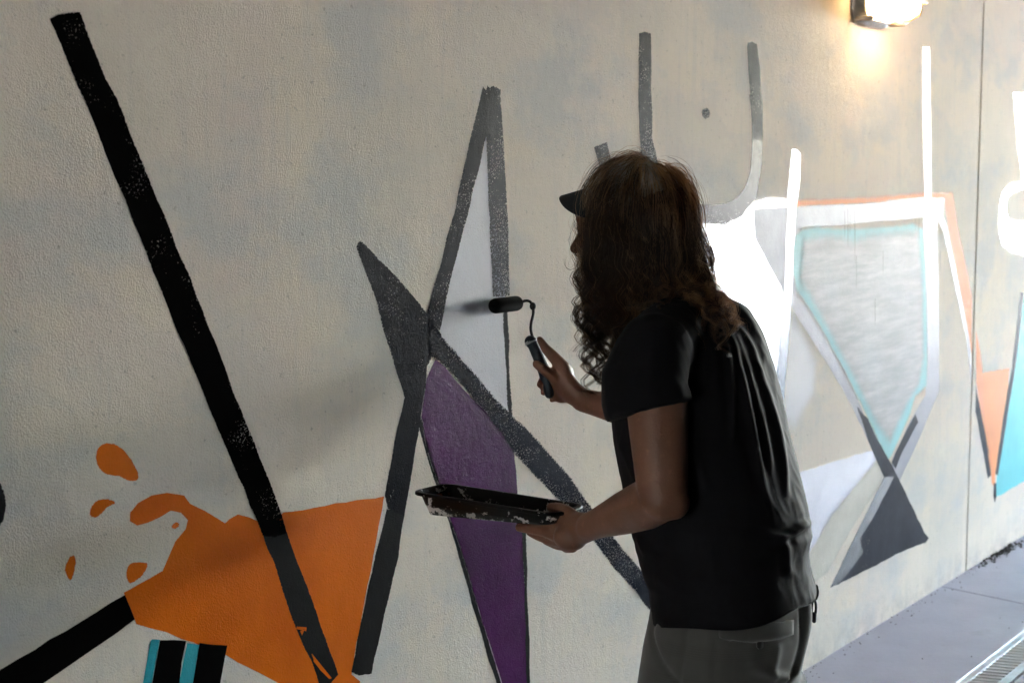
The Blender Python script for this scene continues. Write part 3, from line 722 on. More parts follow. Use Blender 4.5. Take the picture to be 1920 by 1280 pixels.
def loft_rings(levels, n=72, pw=2.3, mb=None, a_lat=.17):
    """levels: (py, left px, right px, depth, lateral half width); rings lie level, silhouettes match the given columns"""
    mb = mb or MB(); b0 = len(mb.v); nl = len(levels)
    lx, fx = abs(BL.x), abs(BF.x)
    for (py, xl, xr, z, a) in levels:
        L_, R_ = W(xl, py, z), W(xr, py, z); c = (L_ + R_) / 2; wd = (R_.x - L_.x) / 2
        bb = math.sqrt(max(wd*wd - (a*lx)**2, 1e-4)) / fx
        for k in range(n):
            q = 2*math.pi*k/n; cs, sn = math.cos(q), math.sin(q)
            rr = (abs(cs)**pw + abs(sn)**pw) ** (-1/pw)
            mb.v.append(c + BL*(a*cs*rr) + BF*(bb*sn*rr))
    for i in range(nl - 1):
        for k in range(n):
            k2 = (k+1) % n; mb.f.append((b0+i*n+k, b0+(i+1)*n+k, b0+(i+1)*n+k2, b0+i*n+k2))
    mb.f.append(tuple(b0+k for k in range(n))); mb.f.append(tuple(b0+(nl-1)*n+k for k in range(n))[::-1])
    return mb
shirt = MB()
torso_levels = [(556, 1255, 1352, 3.02, .050), (570, 1225, 1388, 3.01, .085), (590, 1200, 1408, 3.00, .125), (620, 1172, 1428, 2.98, .155), (660, 1160, 1442, 2.97, .170), (700, 1156, 1453, 2.96, .175),
     (760, 1150, 1466, 2.95, .175), (830, 1156, 1481, 2.93, .17), (900, 1172, 1496, 2.91, .165), (960, 1184, 1510, 2.895, .165), (1000, 1192, 1519, 2.885, .165),
     (1030, 1200, 1514, 2.88, .165), (1060, 1210, 1516, 2.87, .168), (1100, 1220, 1526, 2.865, .172), (1150, 1224, 1530, 2.86, .175), (1190, 1226, 1532, 2.86, .175)]
loft_rings(torso_levels, mb=shirt)
# sleeves
def sleeve(a, b_, c_, r0, r1, r2):
    shirt.tube([a, b_, c_], [r0, r1, r2], 30, cap=False)
shirt.ell(SHL + UP*.004, (.066, .066, .066))
shirt.tube([NB - UP*.045 + BL*.02, NB.lerp(SHL, .5) - UP*.018, SHL + UP*.0], [.060, .068, .064], 26)
shirt.tube([NB - UP*.045 - BL*.02, NB.lerp(SHR, .5) - UP*.018, SHR + UP*.0], [.060, .068, .062], 26)
shirt.tube([SHL + UP*.01, W(1208, 710, 2.785), W(1211, 746, 2.775), W(1217, 770, 2.77)], [.068, .077, .080, .080], 34, cap=False, flat=(1.0, .86), up=BF)
shirt.ell(SHR + UP*.006, (.064, .064, .060))
shirt.tube([SHR, SHR.lerp(ELR, .3), SHR.lerp(ELR, .55)], [.064, .066, .068], 30, cap=False)
FOLDS = [([(1285,575),(1312,625),(1322,665),(1322,720)], .5), ([(1307,570),(1330,610),(1343,656),(1345,700),(1342,740)], .6),
  ([(1330,579),(1352,624),(1368,679),(1373,737),(1373,800),(1372,860)], .9), ([(1348,588),(1375,642),(1389,701),(1402,760),(1416,828),(1430,905),(1452,965)], 1.15),
  ([(1357,583),(1393,656),(1411,719),(1427,783),(1441,855),(1448,900)], .9), ([(1366,588),(1407,647),(1430,715),(1452,783),(1466,846),(1475,910),(1478,940)], 1.0),
  ([(1384,570),(1411,611),(1430,656),(1440,690)], .8), ([(1265,590),(1290,640),(1303,700)], .4),
  ([(1452,1005),(1475,1023),(1477,1059),(1480,1080)], .8), ([(1430,1003),(1455,1006),(1476,1004),(1500,990),(1524,975)], 1.6), ([(1180,905),(1215,935),(1240,965)], .7),
  ([(1195,1000),(1212,1030),(1245,1050)], .8), ([(1160,820),(1180,870),(1200,910)], .5), ([(1300,760),(1310,850),(1330,930)], .5)]
FOLDP = [(np.array(catmull(p, 10)), a) for p, a in FOLDS]
HEM_X = np.array([1150, 1222, 1240, 1262, 1330, 1400, 1450, 1500, 1522, 1536, 1600]); HEM_Y = np.array([1145, 1150, 1158, 1166, 1173, 1161, 1136, 1100, 1090, 1092, 1092])
def shirt_fn(co, nr):
    p = PXn(co)
    front = nr[:, 1] < .25                                # camera-facing half carries the photographed folds
    disp = np.zeros(len(co))
    for P, a in FOLDP:
        d2 = np.full(len(co), 1e9); tt = np.zeros(len(co))
        for i in range(len(P) - 1):
            A, B = P[i], P[i+1]; ab = B - A; t = np.clip(((p - A) @ ab) / (ab @ ab), 0, 1)
            q = np.sum((p - (A + t[:, None]*ab))**2, 1); m_ = q < d2; d2 = np.where(m_, q, d2); tt = np.where(m_, (i + t) / (len(P)-1), tt)
        fade = smoothstep(tt, -.02, .2) * (1 - smoothstep(tt, .75, 1.02))
        d = np.sqrt(d2)
        disp += a * fade * (.0062*np.exp(-(d/6.0)**2) - .0018*np.exp(-((d-15)/8)**2))
    disp *= np.where(front, 1, 0) * smoothstep(-nr[:, 1], -.25, .05)
    # soft creases elsewhere
    s_ = co @ np.array(BL); f_ = co @ np.array(BF); z_ = co[:, 2]
    disp += .0013*np.sin(38*s_ + 9*np.sin(6*z_) + 4*f_) * (1 - smoothstep(z_, 1.35, 1.5)) * np.where(front, .25, 1)
    disp += .0018*np.sin(30*z_ + 14*f_) * (1 - smoothstep(z_, .9, 1.05))
    co = co + nr * disp[:, None]
    import mathutils.noise as mn
    wr = np.empty(len(co))
    for i_ in range(len(co)):
        a1, a2, a3 = s_[i_], f_[i_], z_[i_]
        n1 = mn.noise(Vector((a1*17 + a3*5, a2*17, a3*5.5))); n2 = mn.noise(Vector((a1*42 - a3*9, a2*42, a3*15 + 7)))
        n3 = mn.noise(Vector((a1*11, a2*11 + 3, a3*30)))
        wr[i_] = (.0036)*(.35 - abs(n1)) + .0018*(.35 - abs(n2)) + .0035*(.35 - abs(n3)) * (1 if a3 < .98 else .25)
    co = co + nr * wr[:, None]
    # hem: everything under the hem line is drawn up to it
    p = PXn(co); c = np.array([HIP.x, HIP.y]); ang = np.arctan2((co[:, :2]-c) @ np.array([BL.x, BL.y]), (co[:, :2]-c) @ np.array([BF.x, BF.y]))
    # hem height as a tilted plane: lower on his left and front, riding up at the right back
    fl_ = (co[:, :2]-c) @ np.array([BF.x, BF.y]); ll_ = (co[:, :2]-c) @ np.array([BL.x, BL.y])
    zh = HEMZ + fl_*HEMF + ll_*HEML + .004*np.sin(5*ang)
    co[:, 2] = np.maximum(co[:, 2], zh)
    return co
zl = W(1330, 1172, 2.73).z; zr = W(1526, 1090, 2.95).z; zf = W(1224, 1150, 2.86).z
# solve the hem plane through the three seen points
def rel(p): v = p - HIP; return (v.dot(BF), v.dot(BL))
A_ = np.array([[1, *rel(W(1330, 1172, 2.73))], [1, *rel(W(1526, 1090, 2.93))], [1, *rel(W(1224, 1150, 2.84))]])
HEMZ, HEMF, HEML = np.linalg.solve(A_, np.array([zl, zr, zf]))
shirt_o = bake('t_shirt', shirt, M_SHIRT, person, .0042, 9, .5, shirt_fn)
shirt_o['label'] = 'loose plain black T-shirt'

# ---- trousers
def trouser_material():
    m, t, b = new_mat('grey_checked_cotton')
    tc = t.nodes.new('ShaderNodeTexCoord'); V = tc.outputs['Object']
    c = ramp(t, tnoise(t, V, 9, 4, .6), [(.3, (.050, .047, .045)), (.7, (.070, .066, .062))])
    sx = t.nodes.new('ShaderNodeSeparateXYZ'); t.links.new(V, sx.inputs[0])
    hz = tm(t, 'SINE', tm(t, 'MULTIPLY', sx.outputs[2], 1500)); 
    band = mrange(t, tm(t, 'SINE', tm(t, 'MULTIPLY', sx.outputs[2], 110)), .2, .5, 0, 1)
    dv = t.nodes.new('ShaderNodeVectorMath'); dv.operation = 'DOT_PRODUCT'; t.links.new(V, dv.inputs[0]); dv.inputs[1].default_value = (.9, -.4, 0)
    vb = mrange(t, tm(t, 'SINE', tm(t, 'MULTIPLY', dv.outputs['Value'], 130)), .4, .7, 0, 1)
    ln = tm(t, 'MULTIPLY', mrange(t, hz, -.2, .6, 0, 1), tm(t, 'MULTIPLY', band, .45))
    c = mixc(t, ln, c, (.045, .04, .038)); c = mixc(t, tm(t, 'MULTIPLY', vb, .18), c, (.05, .045, .045))
    t.links.new(c, b.inputs['Base Color']); b.inputs['Roughness'].default_value = .85; b.inputs['Sheen Weight'].default_value = .2
    b.inputs['Specular IOR Level'].default_value = .15
    bp = t.nodes.new('ShaderNodeBump'); bp.inputs['Strength'].default_value = .3; bp.inputs['Distance'].default_value = .0006
    t.links.new(tnoise(t, V, 800, 2, .6), bp.inputs['Height']); t.links.new(bp.outputs[0], b.inputs['Normal'])
    return m
M_TROU = trouser_material()
tr = MB()
loft_rings([(1060, 1232, 1498, 2.87, .150), (1100, 1230, 1514, 2.865, .158), (1150, 1222, 1515, 2.86, .165), (1200, 1210, 1511, 2.86, .170), (1250, 1202, 1503, 2.86, .173), (1300, 1196, 1494, 2.86, .173), (1350, 1192, 1485, 2.86, .170), (1400, 1200, 1470, 2.86, .16)], mb=tr, pw=2.4)
LTp = HIP + BL*.085 - UP*.17; RTp = HIP - BL*.085 - UP*.15
tr.tube([LTp, Vector((LTp.x, LTp.y, .55)) + BF*.04, LK, LK.lerp(LA, .5), LA + UP*.01], [.108, .098, .092, .085, .082], 26, cap=False)
tr.tube([RTp, Vector((RTp.x, RTp.y, .55)) + BF*.01, RK, RK.lerp(RA, .5), RA + UP*.01], [.108, .098, .092, .085, .082], 26, cap=False)
TF = [([(1497,1098),(1502,1130),(1503,1160),(1500,1200),(1490,1240),(1475,1290)], 1.2), ([(1228,1160),(1222,1190),(1240,1240),(1270,1280)], 1.0), ([(1287,1178),(1284,1210),(1272,1285)], .6),
  ([(1345,1172),(1400,1172),(1455,1167),(1490,1160)], .7), ([(1350,1195),(1400,1203),(1450,1203),(1484,1194)], .5), ([(1340,1172),(1342,1230),(1335,1290)], .5),
  ([(1412,1250),(1440,1262),(1470,1268)], -1.4), ([(1458,1215),(1450,1250),(1440,1290)], -.9), ([(1508,1115),(1512,1160),(1505,1200),(1490,1260)], -1.2)]
TFP = [(np.array(catmull(p, 8)), a) for p, a in TF]
def trou_fn(co, nr):
    p = PXn(co); disp = np.zeros(len(co)); front = smoothstep(-nr[:, 1], -.35, 0)
    for P, a in TFP:
        d2 = np.full(len(co), 1e9)
        for i in range(len(P) - 1):
            A, B = P[i], P[i+1]; ab = B - A; t = np.clip(((p - A) @ ab) / (ab @ ab), 0, 1)
            d2 = np.minimum(d2, np.sum((p - (A + t[:, None]*ab))**2, 1))
        d = np.sqrt(d2); disp += -a * .0055*np.exp(-(d/4.5)**2) if a > 0 else -a*.006*np.exp(-(d/8)**2)
    disp *= front
    z_ = co[:, 2]; s_ = co @ np.array(BL)
    disp += .004*np.sin(34*z_ + 6*s_) * (1 - smoothstep(z_, .25, .5)) + .0015*np.sin(24*z_ + 30*s_)
    return co + nr*disp[:, None]
trou_o = bake('trousers', tr, M_TROU, person, .006, 7, .5, trou_fn)
trou_o['label'] = 'grey checked cotton trousers with buttoned back pocket'
M_BTN = simple('dark_button', (.02, .018, .018), .4)
def on_surface(o, px, py, lift=0.0):
    dg = bpy.context.evaluated_depsgraph_get(); r = ray(px, py).normalized()
    org = Vector((0, 0, CAMH)); loc = Vector(o.parent.location)
    ok, p, nn, _ = o.ray_cast(org - loc, r)
    return (p + loc + nn*lift, nn) if ok else (W(px, py, 2.75), Vector((0, -1, 0)))
bpy.context.view_layer.update()
bpos, bn = on_surface(trou_o, 1424, 1208, .001)
MB().tube([bpos - bn*.002, bpos + bn*.002], [.0075, .0075], 16, cap=False).build('pocket_button', M_BTN, person, True)
# pocket flap: a strip of cloth lying on the seat
fv = []; nx, ny = 22, 6
for j in range(ny):
    for i in range(nx):
        u_ = i/(nx-1); v_ = j/(ny-1)
        top = 1171 - 4*u_ - 6*u_*u_; bot = 1196 + 9*math.sin(math.pi*u_) - 8*u_*u_
        p_, n_ = on_surface(trou_o, 1348 + 138*u_, top + (bot-top)*v_, .0045 if 0 < j < ny-1 and 0 < i < nx-1 else .0028); fv.append(p_)
ff = [(j*nx+i, (j+1)*nx+i, (j+1)*nx+i+1, j*nx+i+1) for j in range(ny-1) for i in range(nx-1)]
fo = mesh_obj('pocket_flap', fv, ff, M_TROU, person, True)
md = fo.modifiers.new('thick', 'SOLIDIFY'); md.thickness = .0025
# key clip hanging from the far belt loop
M_CLIP = simple('black_metal_clip', (.015, .015, .017), .35, metal=.5)
kc = W(1526, 1140, 2.93)
MB().tube([kc + Vector((.004*math.cos(a) if True else 0, 0, .017*math.sin(a))) for a in [2*math.pi*k/16 for k in range(17)]], .0025, 8, cap=False).build('key_clip', M_CLIP, person, True)
MB().tube([kc + UP*-.012, kc + UP*-.024 + Vector((.001, 0, 0))], [.0055, .004], 8).tube([kc + UP*.016, kc + UP*.03 - Vector((.006, 0, 0))], [.003, .002], 8).build('key_fob', M_CLIP, person, True)

# ---- shoes
M_SHOE = simple('dark_canvas_shoe', (.03, .03, .034), .8, var=.2, vscale=30, bump=.3, bscale=400)
M_SOLE = simple('worn_white_sole', (.5, .48, .45), .7, var=.15)
for A in (LA, RA):
    fwd = (BF + (BL*.12 if A is LA else BL*-.12)).normalized(); g0 = Vector((A.x, A.y, 0))
    mb = MB()
    mb.tube([g0 + UP*.085 - fwd*.005, g0 + UP*.05], [.05, .046], 18)
    mb.tube([g0 - fwd*.045 + UP*.045, g0 + fwd*.03 + UP*.048, g0 + fwd*.11 + UP*.036, g0 + fwd*.175 + UP*.030], [.036, .042, .042, .032], 20, flat=(.78, 1.05), up=UP)
    sh = bake('shoe', mb, M_SHOE, person, .006, 5)
    n = 32; pr = []
    for k in range(n):
        q = 2*math.pi*k/n; x_ = .062 + .145*math.cos(q); y_ = (.040 + .008*math.cos(q)) * math.sin(q)
        pr.append((x_, y_))
    sv = [g0 + fwd*x_ + fwd.cross(UP)*y_ + UP*z0 for z0 in (.001, .024) for x_, y_ in pr]
    sf = [tuple(range(n))[::-1], tuple(range(n, 2*n))] + [(k, (k+1) % n, n+(k+1) % n, n+k) for k in range(n)]
    so_ = mesh_obj('shoe_sole', [v for v in sv], sf, M_SOLE, person)

# ---- cap and sunglasses
M_CAP = fabric('light_grey_cap_cloth', (.36, .33, .30), .9, .2, 700, .4)
def dome(c, rad, M, u0, u1, v0, v1, n=40, m=20, thick=.002):
    vs_ = []
    for j in range(m+1):
        for i in range(n+1):
            a = u0 + (u1-u0)*i/n; e_ = v0 + (v1-v0)*j/m
            vs_.append(c + M @ Vector((rad[0]*math.sin(a)*math.cos(e_), rad[1]*math.cos(a)*math.cos(e_), rad[2]*math.sin(e_))))
    f = [(j*(n+1)+i, j*(n+1)+i+1, (j+1)*(n+1)+i+1, (j+1)*(n+1)+i) for j in range(m) for i in range(n)]
    return vs_, f
cvx, cfx = dome(H(0, -.018, .030), (.084, .104, .094), HM, -math.pi, math.pi, .12, math.pi/2)
co_ = mesh_obj('cap', cvx, cfx, M_CAP, person, True); md = co_.modifiers.new('t', 'SOLIDIFY'); md.thickness = .0025
co_['label'] = 'light grey cloth cap half covered by hair'
sm = MB()
for k in range(6):
    a = math.pi*k/3 + .2; sm.tube([H(.0855*math.sin(a)*math.cos(e_), -.018 + .1055*math.cos(a)*math.cos(e_), .030 + .0955*math.sin(e_)) for e_ in np.linspace(.12, 1.5, 12)], .0012, 6)
sm.build('cap_seams', M_CAP, co_ if False else person, True)
M_BRIM = fabric('dark_brim_cloth', (.012, .012, .014), .8, .05, 700, .4)
bv = []; nx, ny = 24, 8
for j_ in range(ny + 1):
    for i_ in range(nx + 1):
        a = math.radians(-66 + 132*i_/nx); q = j_/ny
        ext = .052 * math.cos(a*.9)**.45 * q
        x_ = (.080 + ext*.55) * math.sin(a); y_ = -.018 + (.100 + ext) * math.cos(a)
        bv.append(H(x_, y_, .080 - 5.2*x_*x_ - .010*q))
bf_ = [(j_*(nx+1)+i_, j_*(nx+1)+i_+1, (j_+1)*(nx+1)+i_+1, (j_+1)*(nx+1)+i_) for j_ in range(ny) for i_ in range(nx)]
bo = mesh_obj('cap_brim', bv, bf_, M_BRIM, person, True); md = bo.modifiers.new('t', 'SOLIDIFY'); md.thickness = .004
bo['label'] = 'short dark curved brim'

# ---- hair
def hair_material():
    m, t, b = new_mat('curly_brown_hair')
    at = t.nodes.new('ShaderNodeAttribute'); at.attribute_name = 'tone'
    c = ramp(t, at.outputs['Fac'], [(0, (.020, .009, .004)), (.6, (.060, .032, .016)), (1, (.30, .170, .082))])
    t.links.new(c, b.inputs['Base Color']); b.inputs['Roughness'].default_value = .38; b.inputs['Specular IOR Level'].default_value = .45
    b.inputs['Anisotropic'].default_value = .5
    tl = t.nodes.new('ShaderNodeBsdfTranslucent'); t.links.new(c, tl.inputs['Color'])
    hs = t.nodes.new('ShaderNodeHueSaturation'); hs.inputs['Value'].default_value = 2.6; hs.inputs['Saturation'].default_value = .85
    t.links.new(c, hs.inputs['Color']); t.links.new(hs.outputs[0], tl.inputs['Color'])
    mx = t.nodes.new('ShaderNodeMixShader'); mx.inputs[0].default_value = .35
    out = t.nodes['Material Output']
    t.links.new(b.outputs[0], mx.inputs[1]); t.links.new(tl.outputs[0], mx.inputs[2]); t.links.new(mx.outputs[0], out.inputs['Surface'])
    return m
M_HAIR = hair_material()
SC = np.array(H(0, -.018, .030)); HMn = np.array(HM)        # columns = x right, y face, z up
def head_local(p): return (p - SC) @ HMn
def head_world(q): return q @ HMn.T + SC
RAD = np.array([.086, .100, .094])
R = np.random.default_rng(11)
def guides(n):
    G = []
    while len(G) < n:
        v = R.normal(size=3); v /= np.linalg.norm(v)
        az = math.atan2(v[0], v[1])                          # 0 = face
        if v[2] < -.45: continue
        if abs(az) < 1.05 and v[2] < .88: continue            # keep the face and the cap front clear
        if abs(az) < .95 and v[2] < .1: continue
        G.append(v)
    return G
bodyc = [(np.array(SHL), .085), (np.array(SHR), .080), (np.array(NB), .070), (np.array(NB - UP*.08), .125), (np.array(SHL.lerp(NB - UP*.05, .5)), .088), (np.array(SHR.lerp(NB - UP*.05, .5)), .088), (np.array(W(1330, 700, 2.96)), .15), (np.array(W(1372, 660, 3.02)), .10)]
def grow(v, length, nseg, lift, stiff, bias=np.zeros(3)):
    """one lock: leaves the scalp along the surface, then gravity takes it; kept outside head and shoulders"""
    q = v * RAD; p = head_world(q); crown = np.array([0, -.35, .93]); 
    tang = v - crown * (v @ crown); tang = tang / (np.linalg.norm(tang) + 1e-6)
    tang = tang - v * (tang @ v)
    d = HMn @ (v*lift + tang*1.0); d /= np.linalg.norm(d)
    step = length / nseg; out = [p.copy()]
    for i in range(nseg):
        g_ = np.array([0, 0, -1.0]) + bias
        k = stiff + .05*i/nseg
        d = d*(1-k) + g_*k; d /= np.linalg.norm(d)
        p = p + d*step
        l = head_local(p); rr = np.linalg.norm(l / (RAD * (1.02 + .3*lift)))
        if rr < 1: l = l / rr; p = head_world(l)
        for c, r_ in bodyc:
            w_ = p - c; dd = np.linalg.norm(w_)
            if dd < r_: p = c + w_/dd*r_
        if len(out): 
            dn = p - out[-1]; nn_ = np.linalg.norm(dn)
            if nn_ > 1e-6: d = dn/nn_
        out.append(p.copy())
    return np.array(out)
HV, HFc, HT = [], [], []; hv_n = 0
def add_strands(paths, rad, tone):
    """paths (k, m, 3) -> three-sided tubes"""
    global hv_n
    k, m, _ = paths.shape
    T = np.gradient(paths, axis=1); T /= np.linalg.norm(T, axis=2, keepdims=True) + 1e-9
    ref = np.array([.31, .85, .42]); X = np.cross(T, ref); X /= np.linalg.norm(X, axis=2, keepdims=True) + 1e-9; Y = np.cross(T, X)
    rr = (rad[:, None] * np.interp(np.linspace(0, 1, m), [0, .05, .7, 1], [.6, 1, .9, .25]))[:, :, None]
    rings = [paths + rr*(math.cos(a)*X + math.sin(a)*Y) for a in (0, 2.094, 4.189)]
    V = np.stack(rings, 2).reshape(-1, 3)
    base = hv_n + (np.arange(k)[:, None]*m + np.arange(m-1)[None, :]) * 3
    fs_ = []
    for j in range(3):
        j2 = (j+1) % 3; fs_.append(np.stack([base+j, base+j2, base+3+j2, base+3+j], -1).reshape(-1, 4))
    HV.append(V); HFc.append(np.concatenate(fs_)); HT.append(np.repeat(tone, m*3)); hv_n += len(V)
NSEG = 44
def lock(v, length, lift, nstr, curl, rad=.00042, tone=.4, spread=.010, stiff=.085, wild=0.0, bias=np.zeros(3), guide=None):
    g_ = grow(v, length, NSEG, lift, stiff, bias) if guide is None else guide
    if PXn(g_)[:, 0].max() > 1392: return
    m = len(g_); t = np.linspace(0, 1, m)
    T = np.gradient(g_, axis=0); T /= np.linalg.norm(T, axis=1, keepdims=True) + 1e-9
    X = np.cross(T, [.2, .9, .1]); X /= np.linalg.norm(X, axis=1, keepdims=True) + 1e-9; Y = np.cross(T, X)
    turns = length / R.uniform(.045, .075); ph = R.uniform(0, 6.28); hand = R.choice([-1, 1])
    amp = curl * np.interp(t, [0, .3, .6, 1], [0, .15, .9, 1.2]); w_ = 2*math.pi*turns*t*hand + ph
    c = g_ + X*(amp*np.cos(w_))[:, None] + Y*(amp*np.sin(w_))[:, None]
    off = R.normal(size=(nstr, 2)) * spread
    sp_ = np.interp(t, [0, .3, .75, 1], [1.1, .9, .42, .28])
    wob = R.normal(size=(nstr, 6))
    P = c[None] + X[None]*(off[:, 0:1]*sp_)[:, :, None] + Y[None]*(off[:, 1:2]*sp_)[:, :, None]
    fz = (.0015 + wild) * t[None]
    P = P + X[None]*(fz*np.sin(wob[:, 0:1]*3 + t[None]*(9 + 3*wob[:, 1:2])))[:, :, None] + Y[None]*(fz*np.sin(wob[:, 2:3]*3 + t[None]*(8 + 3*wob[:, 3:4])))[:, :, None]
    add_strands(P, rad * R.uniform(.7, 1.4, nstr), np.clip(tone + R.normal(0, .12, nstr), 0, 1))
for v in guides(230):
    az = math.atan2(v[0], v[1]); up_ = v[2]
    L = R.uniform(.24, .36) + .06*max(up_, 0)
    tone = R.uniform(.1, .6) + (.2 if (up_ > .55) else 0) + (.3 if 1.5 < az < 3.1 else 0) + (.3 if up_ > .15 and abs(az) > 2.35 else 0)  # crown, back and right side toned lighter: backlight put into strand colour
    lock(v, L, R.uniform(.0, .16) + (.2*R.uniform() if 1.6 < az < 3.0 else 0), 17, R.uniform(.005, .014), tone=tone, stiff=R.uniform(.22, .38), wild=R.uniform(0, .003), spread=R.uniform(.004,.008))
for v in guides(120):                                     # frizz and flyaways
    lock(v, R.uniform(.10, .34), R.uniform(.0, .35), 3, R.uniform(.004, .014), rad=.00020, tone=R.uniform(.5, 1), spread=.010, stiff=R.uniform(.14, .26), wild=.008)
def manual(pxs, curl=.004, nstr=14, tone=.35, rad=.0004, spread=.004, wild=.001):
    pxs = [(p[0] + (14 if p[0] < 1130 and p[1] < 560 else 0), *p[1:]) for p in pxs]
    P = catmull([list(W(*p)) for p in pxs], 12); P = np.array(P); L = np.sum(np.linalg.norm(np.diff(P, axis=0), axis=1))
    idx = np.linspace(0, len(P)-1, NSEG); g_ = np.array([np.interp(idx, np.arange(len(P)), P[:, j]) for j in range(3)]).T
    lock(None, L, 0, nstr, curl, guide=g_, tone=tone, rad=rad, spread=spread, wild=wild)

# ringlets in front of the far side of the chin, and locks lying on the back
for pts in ([(1100,430,2.98),(1092,520,2.98),(1100,560,2.98),(1118,575,2.98),(1100,600,2.98),(1122,622,2.98),(1132,612,2.98)],
            [(1115,430,2.97),(1108,530,2.97),(1112,560,2.97),(1132,588,2.97),(1120,606,2.97),(1140,621,2.97),(1126,628,2.97)],
            [(1130,450,2.96),(1130,540,2.96),(1142,560,2.96),(1128,585,2.96),(1138,604,2.96),(1128,622,2.96)],
            [(1145,450,2.95),(1150,550,2.95),(1138,575,2.95),(1150,595,2.95),(1141,615,2.95)],
            [(1160,450,2.95),(1165,550,2.95),(1150,570,2.95),(1160,590,2.95),(1148,606,2.95)],
            [(1165,440,2.93),(1180,540,2.93),(1168,560,2.93),(1176,580,2.93),(1160,596,2.93)],
            [(1090,420,2.99),(1083,500,2.99),(1096,555,2.99),(1080,590,2.99),(1095,612,2.99),(1122,616,2.99)]):
    manual(pts, .003, 16, .3, spread=.0035)
    manual([(a+R.normal(0,5), b+R.normal(0,5), c+.01) for a, b, c in pts], .005, 8, .45, spread=.004, wild=.003)
for k in range(20):
    x0 = R.uniform(1230, 1320); x1 = R.uniform(1290, 1352)
    manual([(x0, 430+R.normal(0,20), 2.97), (x0+25, 490, 2.96), (x1-14, 530, 2.95), (x1, 556, 2.95), (x1+R.normal(0,8), 578+R.normal(0,8), 2.945)], .007, 16, .6, spread=.007, wild=.004)
for pts in ([(1078,430,3.0),(1062,470,3.0),(1070,500,3.0),(1058,540,3.0)], [(1080,400,3.0),(1060,430,3.0),(1068,470,3.0),(1072,510,3.0),(1085,545,3.0)],
            [(1085,480,3.0),(1060,500,3.0),(1042,482,3.0)], [(1330,470,2.95),(1352,500,2.95),(1362,530,2.95),(1350,560,2.95)], [(1270,330,2.98),(1300,370,2.98),(1320,420,2.98),(1328,450,2.98)]):
    manual(pts, .004, 3, .8, rad=.00022, spread=.006, wild=.004)
V = np.concatenate(HV); Fq = np.concatenate(HFc); Tn = np.concatenate(HT)
hm = bpy.data.meshes.new('hair'); V = V - np.array(person.location)
hm.vertices.add(len(V)); hm.vertices.foreach_set('co', V.ravel())
hm.loops.add(Fq.size); hm.loops.foreach_set('vertex_index', Fq.ravel().astype(np.int32))
hm.polygons.add(len(Fq)); hm.polygons.foreach_set('loop_start', np.arange(0, Fq.size, 4, dtype=np.int32))
hm.update(calc_edges=True); hm.polygons.foreach_set('use_smooth', [True]*len(Fq))
at = hm.attributes.new('tone', 'FLOAT', 'POINT'); at.data.foreach_set('value', Tn.astype(np.float32))
hm.materials.append(M_HAIR)
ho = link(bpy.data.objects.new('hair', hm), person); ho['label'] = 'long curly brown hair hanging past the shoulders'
print('hair quads', len(Fq))
# dense under-layer close to the scalp
ul, uf = dome(H(0, -.030, .018), (.086, .100, .098), HM, .95, 2*math.pi - .95, -.9, 1.45, 48, 24)
uo = mesh_obj('hair_underlayer', ul, uf, simple('dark_hair_roots', (.012, .006, .004), .8, var=.3, vscale=80), person, True)

# ---------------------------------------------------------------- roller
M_FOAM = simple('black_foam_sleeve', (.005, .005, .005), .9, spec=.03, bump=1, bscale=500, bdist=.0015)
M_ROD = simple('paint_caked_rod', (.008, .008, .008), .5, spec=.12, bump=.6, bscale=350, bdist=.001)
M_HANDLE = simple('dark_blue_grey_handle', (.012, .016, .022), .5, spec=.2)
M_COLLAR = simple('pale_handle_collar', (.35, .36, .36), .4)
ws, wz = on_wall(948, 571, .0175)
rc = wp(ws, wz, .0175 + .001)
ro = empty('paint_roller', rc); tag(ro, 'small black foam roller pressed to the wall by the raised hand', 'paint roller')
rl = .050
cx = [rc - U*rl, rc - U*(rl-.004), rc - U*(rl-.010), rc + U*(rl-.010), rc + U*(rl-.004), rc + U*rl]
mb = MB(); mb.tube(cx, [.0125, .0155, .0170, .0170, .0155, .0115], 32, cap=False); mb.build('roller_sleeve', M_FOAM, ro, True)
p1 = rc + U*rl
c1 = W(992, 564, 3.56); hd0 = W(999, 640, 3.47)
rod = [Vector(p1 - U*.01), p1 + U*.010, *[W(*q) for q in ((984,564,3.575),(993,565,3.555),(999,574,3.545),(1000,588,3.53),(996,606,3.51),(996,622,3.49),(1002,640,3.462),(1008,655,3.455))]]
MB().tube([Vector(q) for q in catmull([tuple(q) for q in rod], 5)], .0033, 10).build('wire_frame', M_ROD, ro, True)
MB().ell(W(999, 574, 3.542), (.007, .006, .009)).build('paint_blob', M_ROD, ro, True)
hp = [W(*q) for q in ((995,640,3.462),(1000,648,3.460),(1009,668,3.456),(1019,692,3.452),(1026,716,3.448),(1030,738,3.446))]
MB().tube(hp, [.0135, .0118, .0125, .0135, .0125, .0105], 20).build('roller_handle', M_HANDLE, ro, True)
MB().tube([W(993,637,3.462), W(996,643,3.461)], [.0118, .0142], 18, cap=False).build('handle_collar', M_COLLAR, ro, True)

